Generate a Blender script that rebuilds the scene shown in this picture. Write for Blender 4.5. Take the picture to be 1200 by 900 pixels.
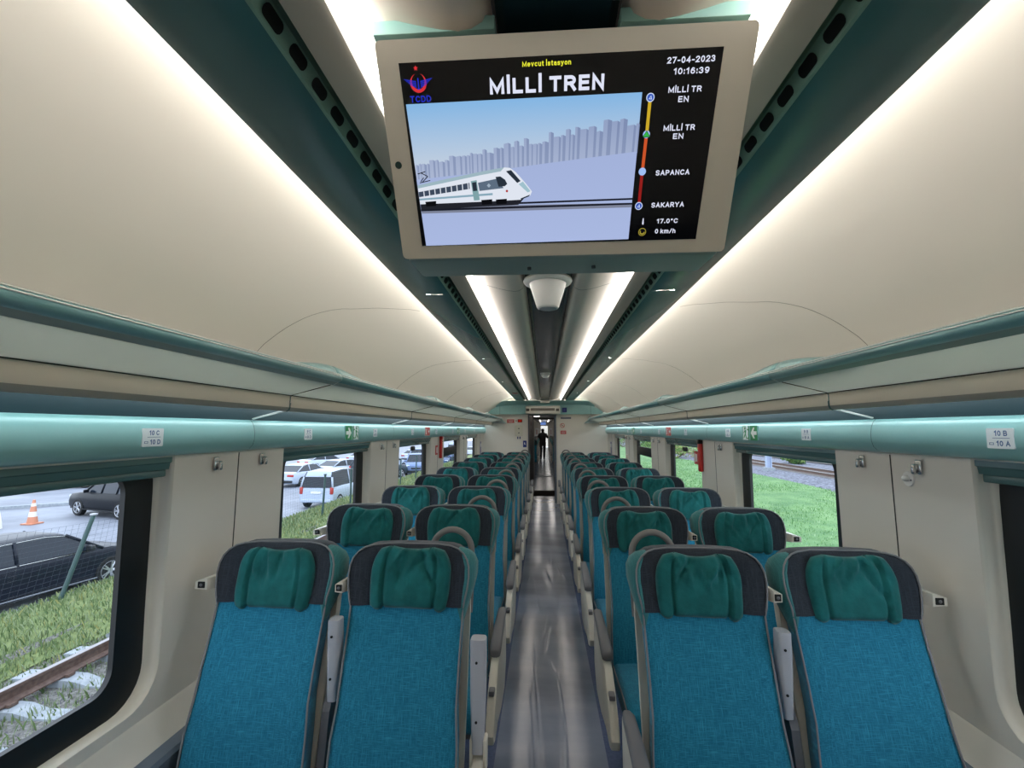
import bpy, bmesh, math, random
from mathutils import Vector, Matrix, Euler

S = bpy.context.scene
for o in list(bpy.data.objects):
    bpy.data.objects.remove(o)
COL = S.collection
R = math.radians
PI = math.pi

# ------------------------------------------------------------------ camera
cam_d = bpy.data.cameras.new('camera')
cam_d.sensor_width = 36.0
cam_d.lens = 36.0 * 560.0 / 1200.0
cam_d.clip_start = 0.02
cam_d.clip_end = 400
cam = bpy.data.objects.new('camera', cam_d)
COL.objects.link(cam)
cam.location = (-0.025, 0.0, 1.67)
cam.rotation_euler = (R(90 + 5.4065), 0, R(3.814))
S.camera = cam

# ------------------------------------------------------------------ world / exposure
W = bpy.data.worlds.new('overcast_sky')
S.world = W
W.use_nodes = True
bg = W.node_tree.nodes['Background']
bg.inputs[0].default_value = (0.86, 0.95, 1.10, 1)
bg.inputs[1].default_value = 1.8
S.view_settings.view_transform = 'Standard'
S.view_settings.look = 'None'
S.view_settings.gamma = 1.0
EXPO = 0.6
S.view_settings.exposure = EXPO
S.view_settings.use_curve_mapping = False
LED_MAIN = 6.5      # ceiling strips
LED_COVE = 31.0     # hidden cove strips
LED_RACK = 9.0      # under the luggage racks

# ------------------------------------------------------------------ materials
def lin(h):
    h = h.lstrip('#')
    out = []
    for i in (0, 2, 4):
        c = int(h[i:i + 2], 16) / 255.0
        out.append(c / 12.92 if c <= 0.04045 else ((c + 0.055) / 1.055) ** 2.4)
    return (out[0], out[1], out[2], 1.0)

MATS = {}
def mat(name, col, rough=0.5, metal=0.0, spec=0.5, noise=None, bump=None, coat=0.0, sheen=0.0):
    """noise=(scale, second colour, stretch) mixes two colours; bump=(scale, strength, distance)"""
    if name in MATS:
        return MATS[name]
    m = bpy.data.materials.new(name)
    m.use_nodes = True
    nt = m.node_tree
    b = nt.nodes['Principled BSDF']
    b.inputs['Base Color'].default_value = lin(col)
    b.inputs['Roughness'].default_value = rough
    b.inputs['Metallic'].default_value = metal
    b.inputs['Specular IOR Level'].default_value = spec
    b.inputs['Coat Weight'].default_value = coat
    b.inputs['Coat Roughness'].default_value = 0.08
    b.inputs['Sheen Weight'].default_value = sheen
    if noise or bump:
        tc = nt.nodes.new('ShaderNodeTexCoord')
    if noise:
        mp = nt.nodes.new('ShaderNodeMapping')
        mp.inputs['Scale'].default_value = noise[2] if len(noise) > 2 else (1, 1, 1)
        nz = nt.nodes.new('ShaderNodeTexNoise')
        nz.inputs['Scale'].default_value = noise[0]
        nz.inputs['Detail'].default_value = 5
        rp = nt.nodes.new('ShaderNodeValToRGB')
        rp.color_ramp.elements[0].position = 0.35
        rp.color_ramp.elements[0].color = lin(col)
        rp.color_ramp.elements[1].position = 0.65
        rp.color_ramp.elements[1].color = lin(noise[1])
        nt.links.new(tc.outputs['Object'], mp.inputs[0])
        nt.links.new(mp.outputs[0], nz.inputs['Vector'])
        nt.links.new(nz.outputs['Fac'], rp.inputs[0])
        nt.links.new(rp.outputs[0], b.inputs['Base Color'])
    if bump:
        n2 = nt.nodes.new('ShaderNodeTexNoise')
        n2.inputs['Scale'].default_value = bump[0]
        n2.inputs['Detail'].default_value = 4
        bp = nt.nodes.new('ShaderNodeBump')
        bp.inputs['Strength'].default_value = bump[1]
        bp.inputs['Distance'].default_value = bump[2]
        nt.links.new(tc.outputs['Object'], n2.inputs['Vector'])
        nt.links.new(n2.outputs['Fac'], bp.inputs['Height'])
        nt.links.new(bp.outputs[0], b.inputs['Normal'])
    MATS[name] = m
    return m

def emit(name, col, strength=1.0):
    if name in MATS:
        return MATS[name]
    m = bpy.data.materials.new(name)
    m.use_nodes = True
    nt = m.node_tree
    nt.nodes.remove(nt.nodes['Principled BSDF'])
    e = nt.nodes.new('ShaderNodeEmission')
    e.inputs[0].default_value = lin(col)
    e.inputs[1].default_value = strength * (2 ** -EXPO if strength <= 1.0 else 1.0)
    nt.links.new(e.outputs[0], nt.nodes['Material Output'].inputs[0])
    MATS[name] = m
    return m

def emit_grad(name, c0, c1, axis, lo, hi):
    """screen picture colour running from c0 to c1 along an object axis"""
    m = emit(name, c0)
    nt = m.node_tree
    tc = nt.nodes.new('ShaderNodeTexCoord')
    sx = nt.nodes.new('ShaderNodeSeparateXYZ')
    mr = nt.nodes.new('ShaderNodeMapRange')
    mr.inputs[1].default_value = lo
    mr.inputs[2].default_value = hi
    rp = nt.nodes.new('ShaderNodeValToRGB')
    rp.color_ramp.elements[0].color = lin(c0)
    rp.color_ramp.elements[1].color = lin(c1)
    nt.links.new(tc.outputs['Object'], sx.inputs[0])
    nt.links.new(sx.outputs[axis], mr.inputs[0])
    nt.links.new(mr.outputs[0], rp.inputs[0])
    e = [n for n in nt.nodes if n.type == 'EMISSION'][0]
    nt.links.new(rp.outputs[0], e.inputs[0])
    return m

def glass(name, tint, gloss=0.06):
    m = bpy.data.materials.new(name)
    m.use_nodes = True
    nt = m.node_tree
    nt.nodes.remove(nt.nodes['Principled BSDF'])
    t = nt.nodes.new('ShaderNodeBsdfTransparent')
    t.inputs[0].default_value = tint
    g = nt.nodes.new('ShaderNodeBsdfGlossy')
    g.inputs['Roughness'].default_value = 0.02
    lw = nt.nodes.new('ShaderNodeLayerWeight')
    lw.inputs[0].default_value = 0.5
    pw = nt.nodes.new('ShaderNodeMath')
    pw.operation = 'POWER'
    pw.inputs[1].default_value = 5.0
    nt.links.new(lw.outputs['Facing'], pw.inputs[0])
    f = nt.nodes.new('ShaderNodeMath')
    f.operation = 'MULTIPLY_ADD'
    f.inputs[1].default_value = 0.30
    f.inputs[2].default_value = 0.025
    nt.links.new(pw.outputs[0], f.inputs[0])
    mx = nt.nodes.new('ShaderNodeMixShader')
    nt.links.new(f.outputs[0], mx.inputs[0])
    nt.links.new(t.outputs[0], mx.inputs[1])
    nt.links.new(g.outputs[0], mx.inputs[2])
    nt.links.new(mx.outputs[0], nt.nodes['Material Output'].inputs[0])
    MATS[name] = m
    return m

def weave(name, c0, c1, sc=260.0, sheen=0.15):
    """woven upholstery: crossed thread lines, irregular"""
    m = mat(name, c0, 0.85, spec=0.25, sheen=sheen)
    nt = m.node_tree
    b = nt.nodes['Principled BSDF']
    tc = nt.nodes.new('ShaderNodeTexCoord')
    outs = []
    for stretch in ((1, 0.04, 0.04), (0.04, 1, 1)):
        mp = nt.nodes.new('ShaderNodeMapping')
        mp.inputs['Scale'].default_value = stretch
        nz = nt.nodes.new('ShaderNodeTexNoise')
        nz.inputs['Scale'].default_value = sc
        nz.inputs['Detail'].default_value = 2
        nt.links.new(tc.outputs['Object'], mp.inputs[0])
        nt.links.new(mp.outputs[0], nz.inputs['Vector'])
        outs.append(nz)
    ad = nt.nodes.new('ShaderNodeMath')
    ad.operation = 'MAXIMUM'
    nt.links.new(outs[0].outputs['Fac'], ad.inputs[0])
    nt.links.new(outs[1].outputs['Fac'], ad.inputs[1])
    rp = nt.nodes.new('ShaderNodeValToRGB')
    rp.color_ramp.elements[0].position = 0.45
    rp.color_ramp.elements[0].color = lin(c0)
    rp.color_ramp.elements[1].position = 0.75
    rp.color_ramp.elements[1].color = lin(c1)
    nt.links.new(ad.outputs[0], rp.inputs[0])
    nt.links.new(rp.outputs[0], b.inputs['Base Color'])
    bp = nt.nodes.new('ShaderNodeBump')
    bp.inputs['Strength'].default_value = 0.25
    bp.inputs['Distance'].default_value = 0.002
    nt.links.new(ad.outputs[0], bp.inputs['Height'])
    nt.links.new(bp.outputs[0], b.inputs['Normal'])
    return m

def translucent(name, col, f):
    """frosted sheet: part of the light falling on its top comes through"""
    m = mat(name, col, 0.5)
    nt = m.node_tree
    t = nt.nodes.new('ShaderNodeBsdfTranslucent')
    t.inputs[0].default_value = lin(col)
    mx = nt.nodes.new('ShaderNodeMixShader')
    mx.inputs[0].default_value = f
    nt.links.new(nt.nodes['Principled BSDF'].outputs[0], mx.inputs[1])
    nt.links.new(t.outputs[0], mx.inputs[2])
    nt.links.new(mx.outputs[0], nt.nodes['Material Output'].inputs[0])
    return m

CREAM = mat('cream_wall_panel', '#dad4ca', 0.42, spec=0.4, bump=(420, 0.06, 0.002))
CREAM_GLOSS = mat('cream_ceiling_panel', '#dfd8cc', 0.3, spec=0.45)
CREAM_C = mat('cream_centre_panel', '#ddd2c6', 0.32, spec=0.45)
GREYP = mat('warm_grey_panel', '#a29c90', 0.35)
TEAL = mat('teal_lacquer', '#8dbbba', 0.3, spec=0.5)
TEAL_D = mat('dark_teal_lacquer', '#1e3a42', 0.16, spec=0.12)
TEAL_C = mat('ceiling_teal_panel', '#4a7374', 0.2, spec=0.4)
TEAL_M = mat('mid_teal_lacquer', '#4b6a6b', 0.25, spec=0.5, coat=0.2)
TEAL_RIDGE = mat('pale_teal_ridge', '#7fa595', 0.35)
TUBE = mat('teal_metal_rail', '#76a0a4', 0.3, metal=0.2)
RACKP = translucent('rack_frosted_panel', '#e6eeee', 0.7)
RACKC = translucent('rack_cream_strip', '#f0e8da', 0.5)
NAVYU = mat('navy_underside', '#1a333a', 0.45, spec=0.3)
BLACK = mat('black_rubber', '#0b0b0c', 0.45)
VOID = mat('black_slot', '#040505', 0.8)
SEAM = mat('dark_seam', '#3a3a36', 0.8)
WHITE = mat('white_plastic', '#e8e6e2', 0.35)
IVORY = mat('ivory_plastic', '#d2ccbf', 0.4)
PANELG = mat('end_panel_grey', '#bdbab0', 0.4)
GREY_PL = mat('light_grey_plastic', '#a9abb2', 0.4)
GREY_DK = mat('dark_grey_plastic', '#5d5e63', 0.5)
GREY_MID = mat('mid_grey_rubber', '#6e6c6a', 0.55)
CHROME = mat('chrome', '#c9c9c9', 0.12, metal=1.0)
RED = mat('red_plastic', '#b3241f', 0.4)
HEATER = mat('blue_grey_trim', '#5d6875', 0.4)
BLUE = weave('blue_weave', '#0b627f', '#2c90ae', 640.0)
NAVY = weave('navy_weave', '#20262f', '#323a45', 420.0)
TEALF = weave('teal_side_weave', '#2a676a', '#3a8083', 420.0)
PIPING = mat('grey_piping', '#77787c', 0.6)
VELVET = mat('teal_velvet', '#125656', 0.85, spec=0.2, sheen=0.12, noise=(14, '#1b696a'), bump=(45, 0.5, 0.006))
FILM = mat('plastic_film_floor', '#747c8e', 0.16, spec=0.6, noise=(2.2, '#8a91a1', (0.6, 1.6, 1)), bump=(22, 0.10, 0.004))
FLOORM = mat('blue_grey_floor', '#505b78', 0.22, noise=(60, '#5a6684'))
GLASS = glass('window_glass', (0.93, 0.97, 0.98, 1))
CARGLASS = mat('car_glass', '#1b2430', 0.15, spec=0.35)

# ------------------------------------------------------------------ mesh helpers
def new_bm():
    return bmesh.new()

def obj(name, bm, m, parent=None, smooth=False, angle=None):
    bmesh.ops.recalc_face_normals(bm, faces=bm.faces)
    me = bpy.data.meshes.new(name)
    bm.to_mesh(me)
    bm.free()
    for mm in (m if isinstance(m, (list, tuple)) else [m]):
        me.materials.append(mm)
    if smooth:
        me.polygons.foreach_set('use_smooth', [True] * len(me.polygons))
        if angle:
            me.set_sharp_from_angle(angle=R(angle))
    o = bpy.data.objects.new(name, me)
    COL.objects.link(o)
    if parent is not None:
        o.parent = parent
    return o

def box(bm, c, s, rot=None, bev=0.0, seg=2):
    r = bmesh.ops.create_cube(bm, size=1.0)
    vs = r['verts']
    M = Matrix.Translation(c) @ (rot.to_matrix().to_4x4() if rot is not None else Matrix()) @ Matrix.Diagonal((s[0], s[1], s[2], 1))
    bmesh.ops.transform(bm, matrix=M, verts=vs)
    if bev > 0:
        es = {e for v in vs for e in v.link_edges}
        bmesh.ops.bevel(bm, geom=list(es), offset=bev, segments=seg, affect='EDGES', profile=0.5)

def bxo(name, c, s, m, parent=None, rot=None, bev=0.0, smooth=False):
    bm = new_bm()
    box(bm, (0, 0, 0), s, rot, bev)
    o = obj(name, bm, m, parent, smooth=smooth or bev > 0, angle=40)
    o.location = c
    return o

def loft(bm, secs, caps=True, closed=True):
    rows = [[bm.verts.new(p) for p in s] for s in secs]
    n = len(rows[0])
    for a, b in zip(rows, rows[1:]):
        for i in range(n if closed else n - 1):
            j = (i + 1) % n
            try:
                bm.faces.new((a[i], a[j], b[j], b[i]))
            except ValueError:
                pass
    if caps and closed:
        for r in (rows[0], rows[-1]):
            try:
                bm.faces.new(r)
            except ValueError:
                pass
    return rows

def rrect(w, h, r, n=4):
    """rounded rectangle outline, half sizes w,h"""
    r = min(r, w * 0.999, h * 0.999)
    pts = []
    for cx, cy, a0 in ((w - r, h - r, 0), (-w + r, h - r, 90), (-w + r, -h + r, 180), (w - r, -h + r, 270)):
        for k in range(n + 1):
            a = R(a0 + 90.0 * k / n)
            pts.append((cx + r * math.cos(a), cy + r * math.sin(a)))
    return pts

def urect(w, h, r, n=4):
    """rectangle outline with rounded lower corners only"""
    q = rrect(w, h, r, n)
    return [(w, h), (-w, h)] + [p for p in q if p[1] < 0]

def tube(bm, pts, rad, n=8, caps=True, closed=False):
    pts = [Vector(p) for p in pts]
    secs = []
    N = len(pts)
    up = Vector((0.03, 0.05, 1)).normalized()
    prev = None
    for i, p in enumerate(pts):
        if closed:
            t = pts[(i + 1) % N] - pts[(i - 1) % N]
        else:
            t = pts[min(i + 1, N - 1)] - pts[max(i - 1, 0)]
        t.normalize()
        if prev is None:
            a = t.cross(up)
            if a.length < 1e-3:
                a = t.cross(Vector((1, 0, 0)))
        else:
            a = prev - t * prev.dot(t)
        a.normalize()
        prev = a
        b = t.cross(a)
        rr = rad[i] if isinstance(rad, (list, tuple)) else rad
        secs.append([p + a * (rr * math.cos(2 * PI * k / n)) + b * (rr * math.sin(2 * PI * k / n)) for k in range(n)])
    if closed:
        secs.append(secs[0])
        loft(bm, secs, caps=False)
    else:
        loft(bm, secs, caps=caps)

def tubeo(name, pts, rad, m, parent=None, n=8):
    bm = new_bm()
    tube(bm, pts, rad, n)
    return obj(name, bm, m, parent, smooth=True, angle=60)

def extrude_y(bm, prof, y0, y1, closed=False, ny=1):
    """sweep an (x,z) profile along Y"""
    secs = [[(x, y0 + (y1 - y0) * k / ny, z) for x, z in prof] for k in range(ny + 1)]
    loft(bm, secs, caps=closed, closed=closed)

def exo(name, prof, y0, y1, m, parent=None, closed=False, smooth=False, ny=1):
    bm = new_bm()
    extrude_y(bm, prof, y0, y1, closed, ny)
    return obj(name, bm, m, parent, smooth=smooth, angle=50)

def thick(prof, t):
    """closed profile: the line plus an offset of it"""
    n = len(prof)
    out = []
    for i, (x, z) in enumerate(prof):
        a = Vector(prof[max(i - 1, 0)])
        b = Vector(prof[min(i + 1, n - 1)])
        d = (b - a).normalized()
        out.append((x - d.y * t, z + d.x * t))
    return list(prof) + out[::-1]

def prism_x(bm, poly, x0, x1):
    """extrude a (y,z) polygon along X"""
    loft(bm, [[(x0, y, z) for y, z in poly], [(x1, y, z) for y, z in poly]])

def prism_y(bm, poly, y0, y1):
    loft(bm, [[(x, y0, z) for x, z in poly], [(x, y1, z) for x, z in poly]])

def prism_z(bm, poly, z0, z1):
    loft(bm, [[(x, y, z0) for x, y in poly], [(x, y, z1) for x, y in poly]])

def lathe(bm, prof, c, n=24, axis='Z'):
    secs = []
    for r, h in prof:
        ring = []
        for k in range(n):
            a = 2 * PI * k / n
            x, y = r * math.cos(a), r * math.sin(a)
            p = {'Z': (x, y, h), 'Y': (x, h, y), 'X': (h, x, y)}[axis]
            ring.append((c[0] + p[0], c[1] + p[1], c[2] + p[2]))
        secs.append(ring)
    loft(bm, secs)

def tag(o, label=None, cat=None, group=None, kind=None):
    if label: o['label'] = label
    if cat: o['category'] = cat
    if group: o['group'] = group
    if kind: o['kind'] = kind
    return o

def thing(name, label, cat, loc=(0, 0, 0), rz=0.0, group=None):
    o = bpy.data.objects.new(name, None)
    o.empty_display_size = 0.1
    COL.objects.link(o)
    o.location = loc
    o.rotation_euler = (0, 0, rz)
    return tag(o, label, cat, group)

def struct(o):
    o['kind'] = 'structure'
    return o

def dup(root, loc=None, rz=None, label=None, group=None, skip=()):
    def cp(o, par):
        c = o.copy()
        COL.objects.link(c)
        if par is not None:
            c.parent = par
        for ch in list(o.children):
            if ch.name.split('.')[0] not in skip:
                cp(ch, c)
        return c
    r = cp(root, None)
    if loc is not None: r.location = loc
    if rz is not None: r.rotation_euler = (0, 0, rz)
    if label: r['label'] = label
    if group: r['group'] = group
    return r

def arc(cx, cy, rx, ry, a0, a1, n=10):
    return [(cx + rx * math.cos(R(a0 + (a1 - a0) * k / n)), cy + ry * math.sin(R(a0 + (a1 - a0) * k / n))) for k in range(n + 1)]
def bowl(x, y0, y1, w):
    """right-hand bowl of B, D, P, R"""
    r = (y1 - y0) / 2
    return [(0, y1), (x, y1)] + arc(x, (y0 + y1) / 2, w, r, 90, -90, 10)[1:-1] + [(x, y0), (0, y0)]
XH = 0.72
GL = {   # width, strokes (polylines in a cap-height-1 box)
    'M': (0.80, [[(0, 0), (0, 1), (0.40, 0.12), (0.80, 1), (0.80, 0)]]),
    'I': (0.0, [[(0, 0), (0, 1)]]), 'İ': (0.0, [[(0, 0), (0, 1)], [(0, 1.16), (0, 1.30)]]),
    'L': (0.50, [[(0, 1), (0, 0), (0.50, 0)]]), 'T': (0.62, [[(0, 1), (0.62, 1)], [(0.31, 1), (0.31, 0)]]),
    'E': (0.52, [[(0.52, 1), (0, 1), (0, 0), (0.52, 0)], [(0, 0.52), (0.48, 0.52)]]),
    'N': (0.60, [[(0, 0), (0, 1), (0.60, 0), (0.60, 1)]]),
    'R': (0.60, [[(0, 0), (0, 1)], bowl(0.34, 0.48, 1, 0.24), [(0.34, 0.48), (0.60, 0)]]),
    'S': (0.58, [arc(0.29, 0.75, 0.28, 0.25, 20, 250, 12) + arc(0.29, 0.25, 0.29, 0.25, 80, -160, 12)]),
    'A': (0.66, [[(0, 0), (0.33, 1), (0.66, 0)], [(0.12, 0.34), (0.54, 0.34)]]),
    'P': (0.56, [[(0, 0), (0, 1)], bowl(0.32, 0.46, 1, 0.25)]), 'B': (0.58, [[(0, 0), (0, 1)], bowl(0.32, 0.52, 1, 0.22), bowl(0.33, 0, 0.52, 0.25)]),
    'D': (0.62, [[(0, 0), (0, 1)], bowl(0.24, 0, 1, 0.38)]), 'C': (0.64, [arc(0.34, 0.5, 0.34, 0.5, 40, 320, 16)]),
    'K': (0.60, [[(0, 0), (0, 1)], [(0.58, 1), (0, 0.38)], [(0.20, 0.58), (0.60, 0)]]), 'Y': (0.66, [[(0, 1), (0.33, 0.44), (0.66, 1)], [(0.33, 0.44), (0.33, 0)]]),
    '0': (0.50, [arc(0.25, 0.5, 0.25, 0.5, 0, 360, 20)]), '1': (0.28, [[(0, 0.78), (0.24, 1), (0.24, 0)]]),
    '2': (0.50, [arc(0.25, 0.73, 0.25, 0.27, 170, -20, 10) + [(0, 0), (0.50, 0)]]),
    '3': (0.50, [arc(0.24, 0.76, 0.23, 0.24, 160, -80, 10) + arc(0.24, 0.26, 0.26, 0.26, 80, -160, 10)]),
    '4': (0.54, [[(0.40, 0), (0.40, 1), (0, 0.30), (0.54, 0.30)]]), '5': (0.50, [[(0.46, 1), (0.08, 1), (0.04, 0.52)] + arc(0.24, 0.31, 0.26, 0.31, 140, -150, 10)]),
    '6': (0.50, [arc(0.25, 0.31, 0.25, 0.31, 0, 360, 16), [(0, 0.34), (0.04, 0.70), (0.20, 1.0), (0.42, 0.92)]]),
    '7': (0.50, [[(0, 1), (0.50, 1), (0.18, 0)]]), '8': (0.50, [arc(0.25, 0.76, 0.22, 0.24, 0, 360, 16), arc(0.25, 0.26, 0.25, 0.26, 0, 360, 16)]),
    '9': (0.50, [arc(0.25, 0.69, 0.25, 0.31, 0, 360, 16), [(0.50, 0.66), (0.46, 0.30), (0.30, 0), (0.08, 0.08)]]),
    '-': (0.30, [[(0, 0.40), (0.30, 0.40)]]), ':': (0.0, [[(0, 0), (0, 0.13)], [(0, 0.58), (0, 0.71)]]), '.': (0.0, [[(0, 0), (0, 0.13)]]),
    '°': (0.22, [arc(0.11, 0.86, 0.11, 0.13, 0, 360, 12)]), '/': (0.34, [[(0, -0.05), (0.34, 1.02)]]),
    'k': (0.46, [[(0, 0), (0, 1)], [(0.43, XH), (0, 0.28)], [(0.16, 0.42), (0.46, 0)]]),
    'm': (0.76, [[(0, 0), (0, XH)], [(0, 0.45)] + arc(0.19, 0.50, 0.19, 0.22, 180, 0, 8) + [(0.38, 0)], [(0.38, 0.45)] + arc(0.57, 0.50, 0.19, 0.22, 180, 0, 8) + [(0.76, 0)]]),
    'h': (0.44, [[(0, 0), (0, 1)], [(0, 0.42)] + arc(0.22, 0.48, 0.22, 0.24, 180, 0, 8) + [(0.44, 0)]]),
    'n': (0.44, [[(0, 0), (0, XH)], [(0, 0.42)] + arc(0.22, 0.48, 0.22, 0.24, 180, 0, 8) + [(0.44, 0)]]),
    'e': (0.48, [[(0.02, 0.38), (0.48, 0.38)] + arc(0.24, 0.36, 0.24, 0.36, 5, 310, 14)]), 'v': (0.46, [[(0, XH), (0.23, 0), (0.46, XH)]]),
    'c': (0.46, [arc(0.24, 0.36, 0.24, 0.36, 45, 315, 14)]), 'u': (0.44, [[(0, XH)] + arc(0.22, 0.24, 0.22, 0.24, 180, 360, 8) + [(0.44, XH)], [(0.44, 0.3), (0.44, 0)]]),
    't': (0.28, [[(0.12, 0.95), (0.12, 0.08), (0.28, 0)], [(0, XH), (0.28, XH)]]), 'o': (0.48, [arc(0.24, 0.36, 0.24, 0.36, 0, 360, 16)]),
    's': (0.42, [arc(0.21, 0.54, 0.20, 0.18, 20, 250, 10) + arc(0.21, 0.18, 0.21, 0.18, 80, -160, 10)]),
    'a': (0.44, [arc(0.21, 0.24, 0.21, 0.24, 0, 360, 14), [(0.03, 0.62), (0.22, XH), (0.40, 0.60), (0.44, 0)]]),
    'y': (0.46, [[(0, XH), (0.23, 0)], [(0.46, XH), (0.16, -0.28), (0.02, -0.28)]]),
}
def text(name, s, size, m, parent, M, fit=None, weight=0.16, gap=0.17, base=0.0):
    """lettering drawn with strokes; centred on the local origin, size = cap height, fit = total width"""
    x = 0.0
    strokes = []
    for ch in s:
        if ch == ' ':
            x += 0.34
            continue
        w, ps = GL[ch]
        for p in ps:
            strokes.append([(x + px, py) for px, py in p])
        x += w + gap + weight
    tot = x - gap
    fx = (fit / tot if fit else size)
    bm = new_bm()
    for p in strokes:
        q = [Vector(((px + weight / 2 - tot / 2) * fx, (weight / 2 + py * (1 - weight)) * size, 0)) for px, py in p]
        hx = weight / 2 * min(fx, size)
        closed = (q[0] - q[-1]).length < 1e-6 and len(q) > 3
        L_, R_ = [], []
        n = len(q) - 1 if closed else len(q)
        for i in range(n):
            if closed:
                a, b = q[(i - 1) % n], q[(i + 1) % n]
                d0, d1 = (q[i] - a).normalized(), (b - q[i]).normalized()
            else:
                d0 = (q[i] - q[i - 1]).normalized() if i > 0 else (q[1] - q[0]).normalized()
                d1 = (q[i + 1] - q[i]).normalized() if i < n - 1 else d0
            n0, n1 = Vector((-d0.y, d0.x, 0)), Vector((-d1.y, d1.x, 0))
            mt = n0 + n1
            mt = n0 if mt.length < 0.3 else mt.normalized()
            k = hx / max(0.42, mt.dot(n0))
            c = q[i].copy()
            if not closed and i == 0: c -= d0 * hx * 0.98
            if not closed and i == n - 1: c += d0 * hx * 0.98
            L_.append(bm.verts.new(c + mt * k)); R_.append(bm.verts.new(c - mt * k))
        for i in range(n if closed else n - 1):
            jn = (i + 1) % n
            bm.faces.new((L_[i], L_[jn], R_[jn], R_[i]))
    o = obj(name, bm, m, parent)
    o.matrix_local = M
    return o

def mir(prof, s):
    return [(x * s, z) for x, z in prof]

# ------------------------------------------------------------------ setting: dimensions
P = 2.07                      # window and module pitch along the carriage
Y0, Y1 = -1.57, 11.0          # the carriage from behind the camera to the far bulkhead
WX = 1.42                     # half width at the wall panels
MOD = [max(Y0, 0.10 - P + P * k) for k in range(8)]          # module joints .10, 2.17, 4.24 ...
ROW0, ROWP = 1.72, 0.96

# ------------------------------------------------------------------ floor
bm = new_bm()
box(bm, (0, (Y0 + 18.0) / 2, -0.03), (2.96, 18.0 - Y0, 0.06))
floor = struct(obj('floor', bm, FLOORM))
# ------------------------------------------------------------------ ceiling
ceil = bpy.data.objects.new('ceiling', None)
COL.objects.link(ceil)
struct(ceil)
# centre: dark strip between two rolled cream panels
exo('centre_strip', [(-0.1, 2.352), (-0.085, 2.335), (0.085, 2.335), (0.1, 2.352)], Y0, 10.35, TEAL_D, ceil)
for s in (-1, 1):
    rolled = [(0.108, 2.372), (0.110, 2.345), (0.120, 2.322), (0.138, 2.311), (0.16, 2.309), (0.19, 2.313), (0.23, 2.323), (0.28, 2.338), (0.335, 2.356)]
    for a, b in zip(MOD, MOD[1:]):
        exo('cream_panel', mir(rolled, s), a + 0.002, min(b - 0.002, 10.55), CREAM_C, ceil, smooth=True)
    # grey panel between light strip and vents
    exo('grey_panel', mir([(0.347, 2.350), (0.352, 2.316), (0.385, 2.310), (0.412, 2.300), (0.414, 2.36)], s), Y0, 10.6, GREYP, ceil, smooth=True)
    # vent channel, ridge with slots, and the wide teal panel
    exo('vent_channel', mir([(0.414, 2.36), (0.44, 2.36)], s), Y0, 10.6, VOID, ceil)
    exo('vent_ridge', mir([(0.4405, 2.36), (0.442, 2.330), (0.458, 2.305), (0.463, 2.302)], s), Y0, 10.6, TEAL_RIDGE, ceil)
    bm = new_bm()
    y = Y0 + 0.03
    while y < 10.5:
        vs = []
        for py, pt in rrect(0.026, 0.011, 0.010, 3):
            t = 0.5 + pt / 0.03
            # the slot lies on the slanted ridge face
            x = 0.442 + (0.458 - 0.442) * t
            z = 2.330 + (2.305 - 2.330) * t
            vs.append(bm.verts.new(((x - 0.0012) * s, y + py, z - 0.0008)))
        bm.faces.new(vs)
        y += 0.079
    o = obj('vent_slots', bm, VOID, ceil)
    for a, b in zip(MOD, MOD[1:]):
        exo('teal_panel', mir([(0.463, 2.302), (0.47, 2.300), (0.63, 2.303), (0.645, 2.308), (0.645, 2.325), (0.60, 2.330)], s), a + 0.0015, min(b - 0.0015, 10.9), TEAL_C, ceil, smooth=True)
    # big cream cove panel
    cove = [(0.56, 2.385), (0.62, 2.387), (0.70, 2.383), (0.80, 2.365), (0.92, 2.322), (1.03, 2.262), (1.13, 2.195), (1.22, 2.125), (1.30, 2.055), (1.36, 1.985), (1.395, 1.92), (1.41, 1.85), (1.415, 1.80)]
    exo('cove_panel', mir(cove, s), Y0, 11.0, CREAM_GLOSS, ceil, smooth=True)
    exo('cove_light', mir([(0.612, 2.334), (0.606, 2.362)], s), Y0, 10.88, emit('cove_led', '#fff8f1', LED_COVE), ceil)
    exo('roof_backing', mir([(0.0, 2.40), (0.56, 2.40), (0.75, 2.42), (1.5, 2.1), (1.5, 1.5)], s), Y0, 11.0, VOID, ceil)
    # seams on the cove panel: an arched line beginning behind the rack and running along
    def cove_pt(x):
        for (xa, za), (xb, zb) in zip(cove, cove[1:]):
            if xa <= x <= xb:
                return za + (zb - za) * (x - xa) / (xb - xa)
        return 1.8
    for k in range(2, 6):
        ys = MOD[k] + P * 0.93 if k < 5 else 10.9
        ys = min(ys, 10.8)
        y_a = MOD[k] - 0.10
        pts = []
        for i in range(13):
            x = 1.39 - (1.39 - 1.02) * i / 12
            f = (i / 12.0) ** 2.6
            pts.append(((x) * s, y_a + 0.20 * f * (0.6 + 0.4 * f), cove_pt(x) - 0.001))
        for i in range(1, 13):
            f = i / 12.0
            x = 1.02 - 0.26 * f
            pts.append((x * s, y_a + 0.20 + 0.48 * f ** 0.9, cove_pt(x) - 0.001))
        tubeo('panel_seam', pts, 0.0009, mat('ceiling_seam', '#6f695e', 0.8), ceil, n=4)

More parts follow.
